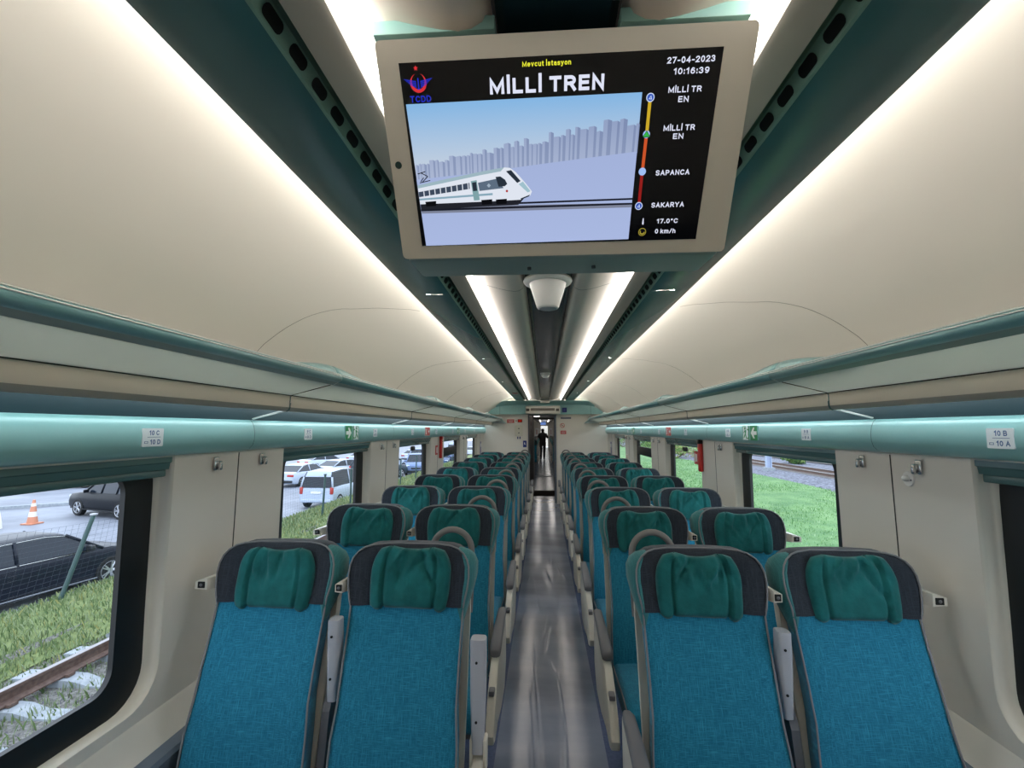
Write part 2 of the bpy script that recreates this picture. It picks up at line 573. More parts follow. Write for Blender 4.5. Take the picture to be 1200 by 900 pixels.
# light strips in the ceiling
for s, nm in ((-1, 'car-park'), (1, 'lawn')):
    t = thing('ceiling_light', 'continuous white light strip in the ceiling on the %s side of the dark centre strip' % nm, 'ceiling light', (0.323 * s, 4.5, 2.335), group='ceiling light strips')
    exo('channel', mir([(0.026, -0.014), (0.026, 0.022), (0.012, 0.022)], s), -6.05, 6.05, WHITE, t)
    bm = new_bm()
    prism_y(bm, mir([(0.0225, -0.022), (0.0255, -0.020), (0.016, 0.018), (0.011, 0.016)], s), -6.04, 6.04)
    obj('diffuser', bm, emit('strip_led', '#fff8f1', LED_MAIN), t)

# ------------------------------------------------------------------ side walls
def xw(z):        # the wall panel leans in slightly towards the top
    return WX + (1.53 - z) * 0.016

ZB, ZT = 0.70, 1.5735
wins = []
for k in range(0, 5):
    b = 1.74 + P * k
    wins.append((b - 1.31, b))
for s, nm in ((-1, 'left'), (1, 'right')):
    wall = bpy.data.objects.new('wall_' + nm, None)
    COL.objects.link(wall)
    struct(wall)
    # flat window zone with rounded openings
    bm = new_bm()
    def loop(pts):
        vs = [bm.verts.new((xw(z) * s, y, z)) for y, z in pts]
        for i in range(len(vs)):
            bm.edges.new((vs[i], vs[(i + 1) % len(vs)]))
    loop([(Y0, 0.66), (Y1, 0.66), (Y1, 1.575), (Y0, 1.575)])
    reveals = []
    for a, b in wins:
        if b > Y1: continue
        pts = [((a + b) / 2 + px, (ZB + ZT) / 2 + pz) for px, pz in urect((b - a) / 2, (ZT - ZB) / 2, 0.13, 6)]
        # square top corners (they sit behind the blind box)
        reveals.append(pts)
        loop(pts)
    bmesh.ops.triangle_fill(bm, use_beauty=True, edges=bm.edges[:])
    obj('wall_panel', bm, CREAM, wall)
    # reveal lips
    for pts in reveals:
        bm = new_bm()
        cy = sum(p[0] for p in pts) / len(pts); cz = sum(p[1] for p in pts) / len(pts)
        def ring(f, dx):
            return [((xw(z) + dx) * s, cy + (y - cy) * f, cz + (z - cz) * f) for y, z in pts]
        secs = [ring(1.0, 0.0), ring(0.992, 0.004), ring(0.985, 0.014), ring(0.982, 0.04), ring(0.965, 0.042), ring(0.955, 0.046), ring(0.950, 0.06)]
        loft(bm, secs, caps=False)
        obj('window_reveal', bm, IVORY, wall, smooth=True)
    # below the windows
    low = [(xw(0.66), 0.66), (xw(0.66) - 0.006, 0.648), (1.415, 0.60), (1.395, 0.565), (1.385, 0.55)]
    exo('lower_panel', mir(low, s), Y0, Y1, CREAM, wall, smooth=True)
    heat = [(1.385, 0.556), (1.345, 0.545), (1.335, 0.53), (1.335, 0.50), (1.37, 0.47), (1.37, 0.0)]
    exo('heater_ledge', mir(heat, s), Y0, Y1, HEATER, wall)
    # teal number panel above the windows
    teal = [(1.395, 1.712), (1.385, 1.712), (1.374, 1.700), (1.366, 1.68), (1.361, 1.65), (1.362, 1.62), (1.369, 1.597), (1.384, 1.581), (1.402, 1.574), (1.425, 1.572)]
    joints = [Y0] + [MOD[k] - 0.03 for k in range(1, 7)] + [Y1]
    for a, b in zip(joints, joints[1:]):
        if b - a > 0.05:
            exo('number_panel', mir(teal, s), a + 0.0015, b - 0.0015, TEAL, wall, smooth=True)
    exo('upper_panel', mir([(1.395, 1.712), (1.40, 1.80)], s), Y0, Y1, NAVYU, wall)
    # seams and shade gap at the pillars
    for k in range(-1, 5):
        b = 1.74 + P * k
        y = b + 0.38
        if y < Y1:
            bxo('panel_seam', ((xw(1.1) - 0.0) * s, y, 1.11), (0.004, 0.005, 0.91), SEAM, wall, rot=Euler((0, -0.016 * s, 0)))

# windows: black frame, pane, blind box
wn = 0
for s, side in ((-1, 'car park'), (1, 'lawn')):
    for i, (a, b) in enumerate(wins):
        if b > Y1 or b < 0: continue
        wn += 1
        w = bpy.data.objects.new('window_%d' % wn, None)
        w.location = (1.47 * s, (a + b) / 2, (ZB + ZT) / 2)
        COL.objects.link(w)
        struct(w)
        hw, hh = (b - a) / 2, (ZT - ZB) / 2
        bm = new_bm()
        r0 = rrect(hw + 0.02, hh + 0.02, 0.13, 6)
        r1 = rrect(hw - 0.03, hh - 0.03, 0.12, 6)
        r2 = rrect(hw - 0.075, hh - 0.06, 0.11, 6)
        r3 = rrect(hw - 0.135, hh - 0.095, 0.07, 6)
        up_ = lambda q: [(y, z + (0.035 if z > 0 else 0.0)) for y, z in q]
        r2, r3 = up_(r2), up_(r3)
        secs = [[(0.012 * s, y, z) for y, z in r0], [(0.004 * s, y, z) for y, z in r1], [(0.010 * s, y, z) for y, z in r2], [(0.016 * s, y, z) for y, z in r3], [(0.035 * s, y, z) for y, z in r3], [(0.06 * s, y, z) for y, z in r0]]
        loft(bm, secs, caps=False)
        obj('frame', bm, BLACK, w, smooth=True, angle=35)
        bm = new_bm()
        bm.faces.new([bm.verts.new((0.03 * s, y, z)) for y, z in up_(rrect(hw - 0.125, hh - 0.085, 0.07, 6))])
        obj('pane', bm, GLASS, w)
        # roller blind housing recessed under the number panel, with its hem bar
        bm = new_bm()
        prism_y(bm, [(-0.044 * s, hh - 0.001), (-0.044 * s, hh - 0.026), (-0.039 * s, hh - 0.030), (-0.036 * s, hh - 0.053), (-0.010 * s, hh - 0.053), (-0.010 * s, hh - 0.001)], -hw + 0.003, hw - 0.003)
        obj('blind_box', bm, TEAL_M, w)
        bm = new_bm()
        box(bm, (-0.020 * s, 0, hh - 0.066), (0.022, 2 * hw - 0.03, 0.028), bev=0.005)
        obj('blind_hem', bm, TEAL_M, w, smooth=True)
        if i == 2:
            bm = new_bm()
            box(bm, (0.006 * s, 0.02, hh - 0.115), (0.03, 0.13, 0.05), bev=0.015)
            obj('latch', bm, BLACK, w, smooth=True)
        if i == 3:      # the fourth windows have an opening light with two broad crossbars
            for z in (0.20, -0.14):
                bm = new_bm()
                box(bm, (0.018 * s, 0, z), (0.03, 2 * hw - 0.2, 0.13), bev=0.008)
                obj('crossbar', bm, BLACK, w, smooth=True)

# ------------------------------------------------------------------ luggage racks (one unit per module and side)
def make_rack(s, length, name='luggage_rack', last=False):
    t = thing(name, 'x', 'luggage rack')
    L = length - 0.004
    bm = new_bm()
    tube(bm, [(0.985 * s, 0.002, 1.908), (0.985 * s, L, 1.908)], 0.021, 14)
    rail = obj('front_rail', bm, TUBE, t, smooth=True)
    bm = new_bm()
    tube(bm, [(0.9645 * s, 0.002, 1.9155), (0.9645 * s, L, 1.9155)], 0.0020, 5)
    tube(bm, [(0.9695 * s, 0.002, 1.9235), (0.9695 * s, L, 1.9235)], 0.0016, 5)
    obj('bright_line', bm, WHITE, rail)
    exo('rail_underside', mir([(0.985, 1.888), (1.01, 1.876), (1.02, 1.882)], s), 0.002, L, mat('rack_edge_grey', '#8d9a94', 0.4), t)
    exo('tray_panel', thick(mir([(1.012, 1.880), (1.21, 1.829)], s), 0.006 * s), 0.002, L, RACKP, t, closed=True)
    exo('shadow_gap', mir([(1.208, 1.832), (1.214, 1.823)], s), 0.002, L, SEAM, t)
    exo('cream_strip', mir([(1.210, 1.8255), (1.211, 1.80), (1.212, 1.772)], s), 0.002, L, RACKC, t, smooth=True)
    exo('grey_lip', mir([(1.212, 1.772), (1.217, 1.759), (1.228, 1.753), (1.236, 1.757)], s), 0.002, L, GREYP, t, smooth=True)
    exo('underside', mir([(1.236, 1.757), (1.25, 1.797), (1.40, 1.805)], s), 0.002, L, NAVYU, t)
    bm = new_bm()
    box(bm, (1.315 * s, L / 2, 1.795), (0.022, L - 0.04, 0.008))
    obj('reading_strip', bm, emit('rack_led', '#e8fbff', LED_RACK), t)
    # bulging bracket over the joint, riding behind the rail
    for ya, f0 in ((L - 0.48, 0.0), (0.002, 0.5)):
        bm = new_bm()
        secs = []
        for i in range(11):
            f = f0 + 0.5 * i / 10.0
            y = ya + 0.478 * i / 10.0
            h = 0.040 * max(0.0, math.sin(PI * f)) ** 1.5 + 0.001
            secs.append([(0.985 * s, y, 1.918), (1.0 * s, y, 1.924 + h * 0.7), (1.018 * s, y, 1.925 + h), (1.036 * s, y, 1.910 + h * 0.6), (1.032 * s, y, 1.898), (1.0 * s, y, 1.900)])
        loft(bm, secs)
        obj('bracket', bm, TUBE, t, smooth=True)
    # white fin added to stand in for light leaking through, and joint strips
    bm = new_bm()
    prism_y(bm, mir([(1.230, 1.753), (1.384, 1.7155), (1.386, 1.721), (1.238, 1.760)], s), L - 0.014, L)
    obj('light_leak_fin', bm, WHITE, t)
    exo('joint_cover', thick(mir([(1.2085, 1.8250), (1.2095, 1.80), (1.2105, 1.772), (1.2155, 1.757), (1.226, 1.7515)], s), 0.004 * s), L - 0.008, L - 0.001, TEAL_M, t, closed=True)
    bm = new_bm()
    tube(bm, [(1.21 * s, L - 0.002, 1.8275), (1.11 * s, L - 0.002, 1.853), (1.02 * s, L - 0.002, 1.876)], 0.0018, 4)
    obj('tray_seam', bm, SEAM, t)
    return t

ordw = ['first', 'second', 'third', 'fourth', 'fifth', 'sixth', 'seventh', 'eighth', 'ninth', 'tenth', 'eleventh', 'twelfth']
for s, side in ((-1, 'car-park'), (1, 'lawn')):
    proto = None
    for k in range(1, 6):
        lab = 'teal-railed luggage rack over the %s windows, %s rack along from the screen' % (side, ordw[k - 1])
        ln = P if k < 5 else 10.98 - MOD[5]
        if k == 5:
            r = make_rack(s, ln)
            r.location = (0, MOD[k], 0)
        elif proto is None:
            r = proto = make_rack(s, P)
            r.location = (0, MOD[k], 0)
        else:
            r = dup(proto, (0, MOD[k], 0))
        tag(r, lab, 'luggage rack', 'luggage racks on the %s side' % side)
        if k == 5:      # tapered nose closing the rack at the bulkhead
            bm = new_bm()
            secs = []
            for i in range(9):
                f = i / 8.0
                x = 0.985 - 0.10 * f ** 1.5
                z = 1.908 - 0.10 * f
                y = ln - 0.45 + 0.43 * f
                rr = 0.021 * (1 - 0.75 * f)
                secs.append([((x + rr * math.cos(2 * PI * q / 8)) * s, y, z + rr * math.sin(2 * PI * q / 8)) for q in range(8)])
            loft(bm, secs)
            obj('curved_nose', bm, TUBE, r, smooth=True)
            bm = new_bm()
            prism_y(bm, mir([(0.90, 1.802), (1.21, 1.815), (1.21, 1.832), (1.0, 1.885), (0.95, 1.86)], s), ln - 0.02, ln - 0.004)
            obj('end_plate', bm, RACKP, r)

# ------------------------------------------------------------------ far bulkhead
D0, D1, DZ = -0.39, 0.285, 2.005
bulk = bpy.data.objects.new('wall_end', None)
COL.objects.link(bulk)
struct(bulk)
bm = new_bm()
prism_y(bm, [(-1.5, 0), (D0, 0), (D0, 2.4), (-1.5, 2.4)], Y1, Y1 + 0.06)
prism_y(bm, [(D1, 0), (1.5, 0), (1.5, 2.4), (D1, 2.4)], Y1, Y1 + 0.06)
prism_y(bm, [(D0, DZ), (D1, DZ), (D1, 2.4), (D0, 2.4)], Y1, Y1 + 0.06)
obj('bulkhead_panel', bm, CREAM, bulk)
bm = new_bm()
arch = [(-1.36, 2.01), (-1.30, 2.07), (-1.22, 2.12), (-1.12, 2.175), (-1.02, 2.20), (-0.9, 2.215), (-0.66, 2.225), (0.66, 2.225), (0.9, 2.215), (1.02, 2.20), (1.12, 2.175), (1.22, 2.12), (1.30, 2.07), (1.36, 2.01)]
prism_y(bm, arch, Y1 - 0.10, Y1)
obj('teal_band', bm, TEAL, bulk)
def band_top(x):
    x = abs(x)
    pts_ = [(0.0, 2.225), (0.66, 2.225), (0.9, 2.215), (1.02, 2.20), (1.12, 2.175), (1.22, 2.12), (1.30, 2.07), (1.36, 2.01)]
    for (xa, za), (xb, zb) in zip(pts_, pts_[1:]):
        if xa <= x <= xb:
            return za + (zb - za) * (x - xa) / (xb - xa)
    return 2.0
bm = new_bm()
secs = []
for k in range(45):
    x = -1.12 + 2.24 * k / 44
    zt_ = 2.300 if abs(x) < 0.66 else min(2.300, cove_pt(abs(x)) - 0.004)
    yt_ = 10.55 + 0.30 * max(0, (abs(x) - 0.7) / 0.42) ** 2
    secs.append([(x, 10.902, band_top(x)), (x, (10.902 + yt_) / 2, (band_top(x) + zt_) / 2 + 0.006), (x, yt_, max(zt_, band_top(x)))])
loft(bm, secs, caps=False, closed=False)
obj('teal_slope', bm, TEAL, bulk, smooth=True)
for x in (-1.03, 1.03):
    bxo('band_seam', (x, Y1 - 0.1005, 2.10), (0.006, 0.002, 0.19), SEAM, bulk)
# door opening frame
dr = bpy.data.objects.new('door_1', None)
COL.objects.link(dr)
struct(dr)
bm = new_bm()
box(bm, (D0 + 0.012, Y1 + 0.02, 1.0), (0.024, 0.10, 2.0))
box(bm, ((D0 + D1) / 2, Y1 + 0.02, 1.995), (D1 - D0, 0.10, 0.02))
obj('door_frame', bm, GREY_DK, dr)
bxo('door_post', (D1 - 0.012, Y1 + 0.02, 1.0), (0.03, 0.10, 2.0), IVORY, dr)
bxo('door_edge', (D1 - 0.05, Y1 + 0.05, 1.0), (0.05, 0.03, 1.97), HEATER, dr)

# back wall behind the camera, closes the carriage
bm = new_bm()
box(bm, (0, Y0 - 0.03, 1.2), (3.0, 0.06, 2.4))
struct(obj('wall_back', bm, CREAM))

# ------------------------------------------------------------------ vestibule, gangway and the next carriage
V1 = 17.0
vest = bpy.data.objects.new('wall_vestibule', None)
COL.objects.link(vest)
struct(vest)
bxo('vestibule_panel', (D0 - 0.03, (Y1 + V1) / 2 + 0.03, 1.03), (0.06, V1 - Y1 - 0.06, 2.06), mat('taupe_panel', '#8b8078', 0.45), vest)
bxo('vestibule_panel', (D1 + 0.07, (Y1 + V1) / 2 + 0.03, 1.03), (0.06, V1 - Y1 - 0.06, 2.06), mat('steel_blue_panel', '#6f8797', 0.4), vest)
bm = new_bm()
box(bm, (0, (Y1 + V1 + 1) / 2 + 0.06, 2.09), (1.2, V1 + 1 - Y1, 0.05))
struct(obj('ceiling_vestibule', bm, GREYP))
bm = new_bm()
for x0, x1, z0 in ((-1.5, D0, 0), (D1 + 0.04, 1.5, 0), (D0, D1 + 0.04, 2.02)):
    box(bm, ((x0 + x1) / 2, V1 + 0.5, (z0 + 2.4) / 2), (x1 - x0, 1.0, 2.4 - z0))
struct(obj('wall_gangway', bm, CREAM))
bm = new_bm()
box(bm, (-0.05, V1 + 0.3, 0.006), (0.66, 0.10, 0.012))
obj('threshold_plate', bm, GREY_PL, floor)
bm = new_bm()
box(bm, (0, 31.5, -0.03), (2.96, 27.0, 0.06))
struct(obj('floor_next_carriage', bm, mat('next_floor', '#7c8390', 0.2, spec=0.6, bump=(6, 0.2, 0.01))))
for s, nm in ((-1, 'left'), (1, 'right')):
    bm = new_bm()
    box(bm, (1.46 * s, 31.5, 1.2), (0.06, 27.0, 2.4))
    struct(obj('wall_next_' + nm, bm, CREAM))
nce = bpy.data.objects.new('ceiling_next', None)
COL.objects.link(nce)
struct(nce)
bxo('cream_panel', (0, 31.5, 2.37), (2.9, 27.0, 0.04), CREAM_GLOSS, nce)
bxo('centre_strip', (0, 31.5, 2.345), (0.19, 26.0, 0.02), TEAL_D, nce)
for s in (-1, 1):
    bxo('teal_panel', (0.56 * s, 31.5, 2.33), (0.19, 26.0, 0.03), TEAL_D, nce)
bm = new_bm()
for x0, x1, z0 in ((-1.5, -0.33, 0), (0.33, 1.5, 0), (-0.33, 0.33, 1.98)):
    box(bm, ((x0 + x1) / 2, 45.0, (z0 + 2.4) / 2), (x1 - x0, 0.08, 2.4 - z0))
box(bm, (0, 46.0, 1.2), (1.0, 0.06, 2.4))
struct(obj('wall_far_end', bm, CREAM))
for s, nm in ((-1, 'car-park'), (1, 'lawn')):
    t = thing('ceiling_light', 'white light strip in the next carriage ceiling on the %s side' % nm, 'ceiling light', (0.323 * s, 31.0, 2.335), group='light strips in the next carriage')
    bxo('channel', (0, 0, 0.01), (0.052, 25.0, 0.016), WHITE, t)
    bxo('diffuser', (0, 0, 0), (0.046, 24.9, 0.01), emit('strip_led_next', '#fff8f1', 5.0), t)
for i, (x, y) in enumerate(((-0.24, 14.4), (0.08, 12.6))):
    t = thing('downlight', ('square white downlight in the vestibule ceiling near the taupe wall', 'square white downlight in the vestibule ceiling just behind the doorway')[i], 'ceiling light', (x, y, 2.065), group='vestibule downlights')
    bxo('trim_ring', (0, 0, -0.004), (0.20, 0.20, 0.012), WHITE, t, bev=0.004)
    bxo('lens', (0, 0, -0.010), (0.16, 0.16, 0.006), emit('downlight_led', '#fff6ee', 10.0), t)

# ------------------------------------------------------------------ information display
def make_display(name, label, loc, full=True):
    t = thing(name, label, 'screen', loc)
    dn = Vector((0, 0.18, -0.2895)).normalized()
    nrm = Vector((0, -dn.z * -1, 0))
    nrm = Vector((1, 0, 0)).cross(dn) * -1
    if nrm.y > 0: nrm = -nrm
    # matrix of the sloping front: local x right, local y up the face, local z out of it
    F = Matrix(((1, 0, 0, 0), (0, -dn.y, nrm.y, 0), (0, -dn.z, nrm.z, 0), (0, 0, 0, 1)))
    bm = new_bm()
    prism_x(bm, [(0.012, -0.004), (0.192, -0.293), (0.31, -0.288), (0.315, -0.003), (0.02, -0.003)], -0.296, 0.296)
    es = [e for e in bm.edges]
    bmesh.ops.bevel(bm, geom=es, offset=0.008, segments=2, affect='EDGES', profile=0.5)
    hous = obj('housing', bm, mat('teal_grey_housing', '#93a39e', 0.45), t, smooth=True, angle=40)
    bm = new_bm()
    prism_z(bm, [(x, y - 0.170) for x, y in rrect(0.2965, 0.171, 0.008, 3)], -0.006, 0.016)
    bez = obj('bezel', bm, mat('beige_bezel', '#cfc8b8', 0.38), t, smooth=True, angle=40)
    bez.matrix_local = F
    if not full:
        bm = new_bm()
        prism_z(bm, [(-0.25, -0.317), (0.25, -0.317), (0.25, -0.031), (-0.25, -0.031)], 0.015, 0.0175)
        sc = obj('screen', bm, emit('far_screen', '#6f8fd0', 0.8), t)
        sc.matrix_local = F
        return t
    bm = new_bm()
    prism_z(bm, [(-0.2575, -0.3175), (0.243, -0.3175), (0.2475, -0.0305), (-0.2615, -0.0305)], 0.012, 0.0172)
    scr = obj('screen', bm, mat('screen_black', '#060608', 0.12, spec=0.5), t)
    scr.matrix_local = F
    bm = new_bm()
    lathe(bm, [(0.0001, 0.0165), (0.0055, 0.0165), (0.0065, 0.0155)], (0, 0, 0), 16)
    se = obj('sensor', bm, mat('sensor_green', '#1f3a34', 0.2), t, smooth=True, angle=30)
    se.matrix_local = F @ Matrix.Translation((-0.283, -0.179, 0))
    z0 = 0.0174
    def poly(name, pts, m, layer=0, parent=scr):
        bm = new_bm()
        bm.faces.new([bm.verts.new((x, -y, z0 + 0.00015 * layer)) for x, y in pts])
        return obj(name, bm, m, parent)
    def circ(x, y, r, n=20):
        return [(x + r * math.cos(2 * PI * k / n), y + r * math.sin(2 * PI * k / n)) for k in range(n)]
    wht = emit('screen_white', '#dfe3f5')
    def tx(nm, s_, x, y, w, h, m, layer=3, bold=0.0, sx=0.8, align='CENTER'):
        return text(nm, s_, h, m, scr, Matrix.Translation((x, -y, z0 + 0.00015 * layer)), fit=w, weight=0.23 if bold > 0.0004 else 0.19)
    # picture: sky, skyline, snow, line, train
    x0, x1, yt, yb = -0.257, 0.1285, 0.087, 0.3165
    xb0, xb1 = -0.2495, 0.123
    poly('picture_sky', [(x0, yt + 0.001), (x1, yt - 0.001), (0.126, 0.2), (-0.253, 0.21)], emit_grad('scr_sky', '#c9d2de', '#86b6e2', 1, -0.20, -0.09), 1)
    rnd = random.Random(4)
    bm1 = new_bm()
    x = -0.2535
    zz = z0 + 0.00015 * 2
    pb = None
    while x < 0.1265:
        f = max(0.0, (x + 0.25) / 0.376)
        w = 0.004 + 0.007 * rnd.random() + 0.004 * f
        top = 0.180 - 0.050 * f ** 1.1 - 0.014 * rnd.random() * (0.4 + f)
        bot = 0.205 - 0.031 * f
        xe = min(x + w, 0.1275)
        # connected outline: each block shares its foot with the next; its right face is the darker one
        if pb is None:
            pb = bm1.verts.new((x, -bot, zz))
        xm = x + (xe - x) * rnd.uniform(0.40, 0.75)
        mb, nb = bm1.verts.new((xm, -bot, zz)), bm1.verts.new((xe, -(bot - 0.0006), zz))
        mt_, t0_, t1_ = bm1.verts.new((xm + 0.001, -top, zz)), bm1.verts.new((x + 0.0010, -top - 0.0015 * rnd.random(), zz)), bm1.verts.new((xe + 0.0010, -top - 0.002, zz))
        bm1.faces.new((pb, mb, mt_, t0_))
        bm1.faces.new((mb, nb, t1_, mt_)).material_index = 1
        pb = nb
        x = xe
    obj('picture_skyline', bm1, [emit_grad('scr_block', '#aab6d2', '#93a2c4', 1, -0.20, -0.13), emit_grad('scr_block2', '#8e9cbc', '#7f8eb2', 1, -0.20, -0.13)], scr)
    poly('picture_snow', [(-0.2535, 0.203), (-0.15, 0.196), (-0.02, 0.184), (0.127, 0.1715), (xb1, yb - 0.002), (xb0, yb + 0.0006)], emit_grad('scr_snow', '#a9b8e0', '#a3b2da', 1, -0.31, -0.18), 3)
    poly('picture_track', [(-0.2515, 0.2485), (0.1250, 0.2525), (0.1250, 0.2600), (-0.2510, 0.2600)], emit('scr_trackbed', '#7d8398'), 4)
    poly('picture_rail', [(-0.2515, 0.2465), (0.1252, 0.2445), (0.1252, 0.2475), (-0.2515, 0.2500)], emit('scr_rail', '#1a1d28'), 5)
    poly('picture_rail', [(-0.2515, 0.2520), (0.1250, 0.2525), (0.1250, 0.2555), (-0.2515, 0.2560)], emit('scr_rail', '#1a1d28'), 5)
    poly('train_underframe', [(-0.2515, 0.240), (-0.065, 0.240), (-0.075, 0.2500), (-0.2512, 0.2535)], emit('scr_under', '#22242c'), 6)
    poly('train_body', [(-0.2528, 0.2125), (-0.20, 0.2035), (-0.13, 0.1925), (-0.098, 0.1885), (-0.088, 0.1895), (-0.078, 0.1965), (-0.062, 0.2140), (-0.0505, 0.2285), (-0.0535, 0.2350), (-0.070, 0.2415), (-0.105, 0.2425), (-0.2518, 0.2440)], emit('scr_train', '#dfe5f0'), 7)
    poly('train_roof', [(-0.2528, 0.2125), (-0.20, 0.2035), (-0.13, 0.1925), (-0.098, 0.1885), (-0.104, 0.1945), (-0.14, 0.1995), (-0.2524, 0.2175)], emit('scr_roof', '#9db6c0'), 8)
    poly('train_stripe', [(-0.2522, 0.2345), (-0.12, 0.2290), (-0.12, 0.2325), (-0.2520, 0.2375)], emit('scr_stripe', '#86a7b8'), 8)
    poly('train_windows', [(-0.2522, 0.2235), (-0.160, 0.2110), (-0.160, 0.2210), (-0.2520, 0.2320)], emit('scr_win', '#3e4a5c'), 8)
    bmw = new_bm()
    for k in range(9):
        xa = -0.2435 + 0.0100 * k
        ya = 0.2225 - 0.0127 * k / 9
        bmw.faces.new([bmw.verts.new(p) for p in ((xa, -ya - 0.0100, z0 + 0.00015 * 9), (xa + 0.0016, -ya - 0.0098, z0 + 0.00015 * 9), (xa + 0.0016, -ya, z0 + 0.00015 * 9), (xa, -ya - 0.0002, z0 + 0.00015 * 9))])
    obj('train_window_posts', bmw, emit('scr_train', '#dfe5f0'), scr)
    poly('train_door', [(-0.1575, 0.2085), (-0.147, 0.2070), (-0.1435, 0.2400), (-0.154, 0.2405)], emit('scr_door', '#7fa3a8'), 9)
    poly('train_door_glass', [(-0.1555, 0.2110), (-0.148, 0.2100), (-0.1470, 0.2245), (-0.1545, 0.2250)], emit('scr_dark', '#28323e'), 10)
    poly('train_side_panel', [(-0.145, 0.2115), (-0.112, 0.2060), (-0.100, 0.2215), (-0.143, 0.2250)], emit('scr_slate', '#5c6d80'), 9)
    poly('train_side_mark', circ(-0.126, 0.2165, 0.0035, 4), emit('scr_mark', '#9fb0c0'), 10)
    poly('train_cab_window', [(-0.1135, 0.2030), (-0.105, 0.2025), (-0.097, 0.2080), (-0.0935, 0.2150), (-0.098, 0.2185), (-0.109, 0.2190)], emit('scr_dark', '#28323e'), 10)
    poly('train_windscreen', [(-0.0950, 0.1945), (-0.0860, 0.1930), (-0.0700, 0.2110), (-0.0760, 0.2140)], emit('scr_dark', '#28323e'), 10)
    poly('train_nose', [(-0.0735, 0.2160), (-0.066, 0.2120), (-0.0530, 0.2280), (-0.058, 0.2300)], emit('scr_nose', '#9fc0cc'), 9)
    poly('train_nose_mark', circ(-0.0945, 0.2265, 0.0022, 8), emit('scr_red', '#b04040'), 11)
    poly('train_coupler', [(-0.071, 0.2395), (-0.054, 0.2335), (-0.056, 0.2365), (-0.070, 0.2415)], emit('scr_dark', '#28323e'), 10)
    for xa in (-0.232, -0.131, -0.105):
        poly('train_bogie', [(xa - 0.010, 0.2400), (xa + 0.010, 0.2392), (xa + 0.009, 0.2475), (xa - 0.009, 0.2480)], emit('scr_black', '#0d0e12'), 11)
    # pantograph
    bm = new_bm()
    for a, b in (((-0.248, 0.2085), (-0.229, 0.2050)), ((-0.244, 0.2080), (-0.2325, 0.1985)), ((-0.2325, 0.1985), (-0.2440, 0.1925)), ((-0.2500, 0.1940), (-0.2360, 0.1905)), ((-0.240, 0.2000), (-0.246, 0.2065))):
        a, b = Vector((a[0], -a[1], z0 + 0.0018)), Vector((b[0], -b[1], z0 + 0.0018))
        d = (b - a).normalized(); q = Vector((-d.y, d.x, 0)) * 0.0007
        bm.faces.new([bm.verts.new(p) for p in (a - q, b - q, b + q, a + q)])
    obj('train_pantograph', bm, emit('scr_black', '#0d0e12'), scr)
    # station name and clock
    tx('station_name_lettering', 'MİLLİ TREN', -0.0245, 0.0797, 0.184, 0.0215, wht, bold=0.0012, sx=0.80)
    tx('current_station_lettering', 'Mevcut İstasyon', -0.0243, 0.0440, 0.077, 0.0070, emit('screen_yellow', '#e9ea3a'), bold=0.0003, sx=0.80)
    tx('date_lettering', '27-04-2023', 0.2000, 0.0493, 0.073, 0.0085, wht, sx=0.86, bold=0.0002)
    tx('time_lettering', '10:16:39', 0.2022, 0.0642, 0.055, 0.0085, wht, sx=0.86, bold=0.0002)
    for y, s_ in ((0.0888, 'MİLLİ TR'), (0.1022, 'EN'), (0.1427, 'MİLLİ TR'), (0.1550, 'EN'), (0.2099, 'SAPANCA'), (0.2617, 'SAKARYA')):
        xx = {0.0888: (0.1953, 0.052), 0.1022: (0.1945, 0.0165), 0.1427: (0.1926, 0.0505), 0.1550: (0.1924, 0.017), 0.2099: (0.1895, 0.0565), 0.2617: (0.1868, 0.056)}[y]
        tx('stop_lettering', s_, xx[0], y, xx[1], 0.0083, wht, sx=0.80, bold=0.0002)
    tx('temperature_lettering', '17.0°C', 0.1891, 0.2886, 0.037, 0.0078, wht, sx=0.84, bold=0.0001)
    tx('speed_lettering', '0 km/h', 0.1872, 0.3059, 0.036, 0.0078, wht, sx=0.84, bold=0.0001)
    # line map
    seg = [((0.1417, 0.100), (0.1408, 0.143), '#c9a82a'), ((0.1404, 0.151), (0.1386, 0.199), '#c8542a'), ((0.1383, 0.206), (0.1371, 0.2535), '#8f1f1c')]
    for a, b, c in seg:
        poly('line_segment', [(a[0] - 0.0026, a[1]), (a[0] + 0.0026, a[1]), (b[0] + 0.0026, b[1]), (b[0] - 0.0026, b[1])], emit('scr_seg' + c, c), 2)
    for xx, y in ((0.1420, 0.0939), (0.1369, 0.2582)):
        poly('stop_ring', circ(xx, y, 0.0065), emit('scr_pale', '#cfdcf4'), 3)
        poly('stop_disc', circ(xx, y, 0.0052), emit('scr_blue', '#2f55b8'), 4)
        poly('stop_mark', [(xx - 0.0028, y + 0.0022), (xx + 0.0026, y + 0.0028), (xx + 0.0010, y - 0.0030)], emit('scr_pale', '#cfdcf4'), 5)
        poly('stop_mark_core', [(xx - 0.0012, y + 0.0014), (xx + 0.0012, y + 0.0016), (xx + 0.0004, y - 0.0010)], emit('scr_blue', '#2f55b8'), 6)
    poly('stop_disc', circ(0.1384, 0.2028, 0.0062), emit('scr_ltblue', '#9fbdf0'), 3)
    poly('stop_ring', circ(0.1404, 0.1465, 0.0058), emit('scr_ltblue', '#9fbdf0'), 3)
    poly('position_arrow', [(0.1335, 0.1510), (0.1475, 0.1510), (0.1405, 0.1405)], emit('scr_black', '#0d0e12'), 4)
    poly('position_arrow', [(0.1350, 0.1500), (0.1460, 0.1500), (0.1405, 0.1420)], emit('scr_green', '#35b44a'), 5)
    poly('thermometer_icon', [(0.1459, 0.2790), (0.1473, 0.2790), (0.1480, 0.2885), (0.1466, 0.2905), (0.1452, 0.2885)], wht, 3)
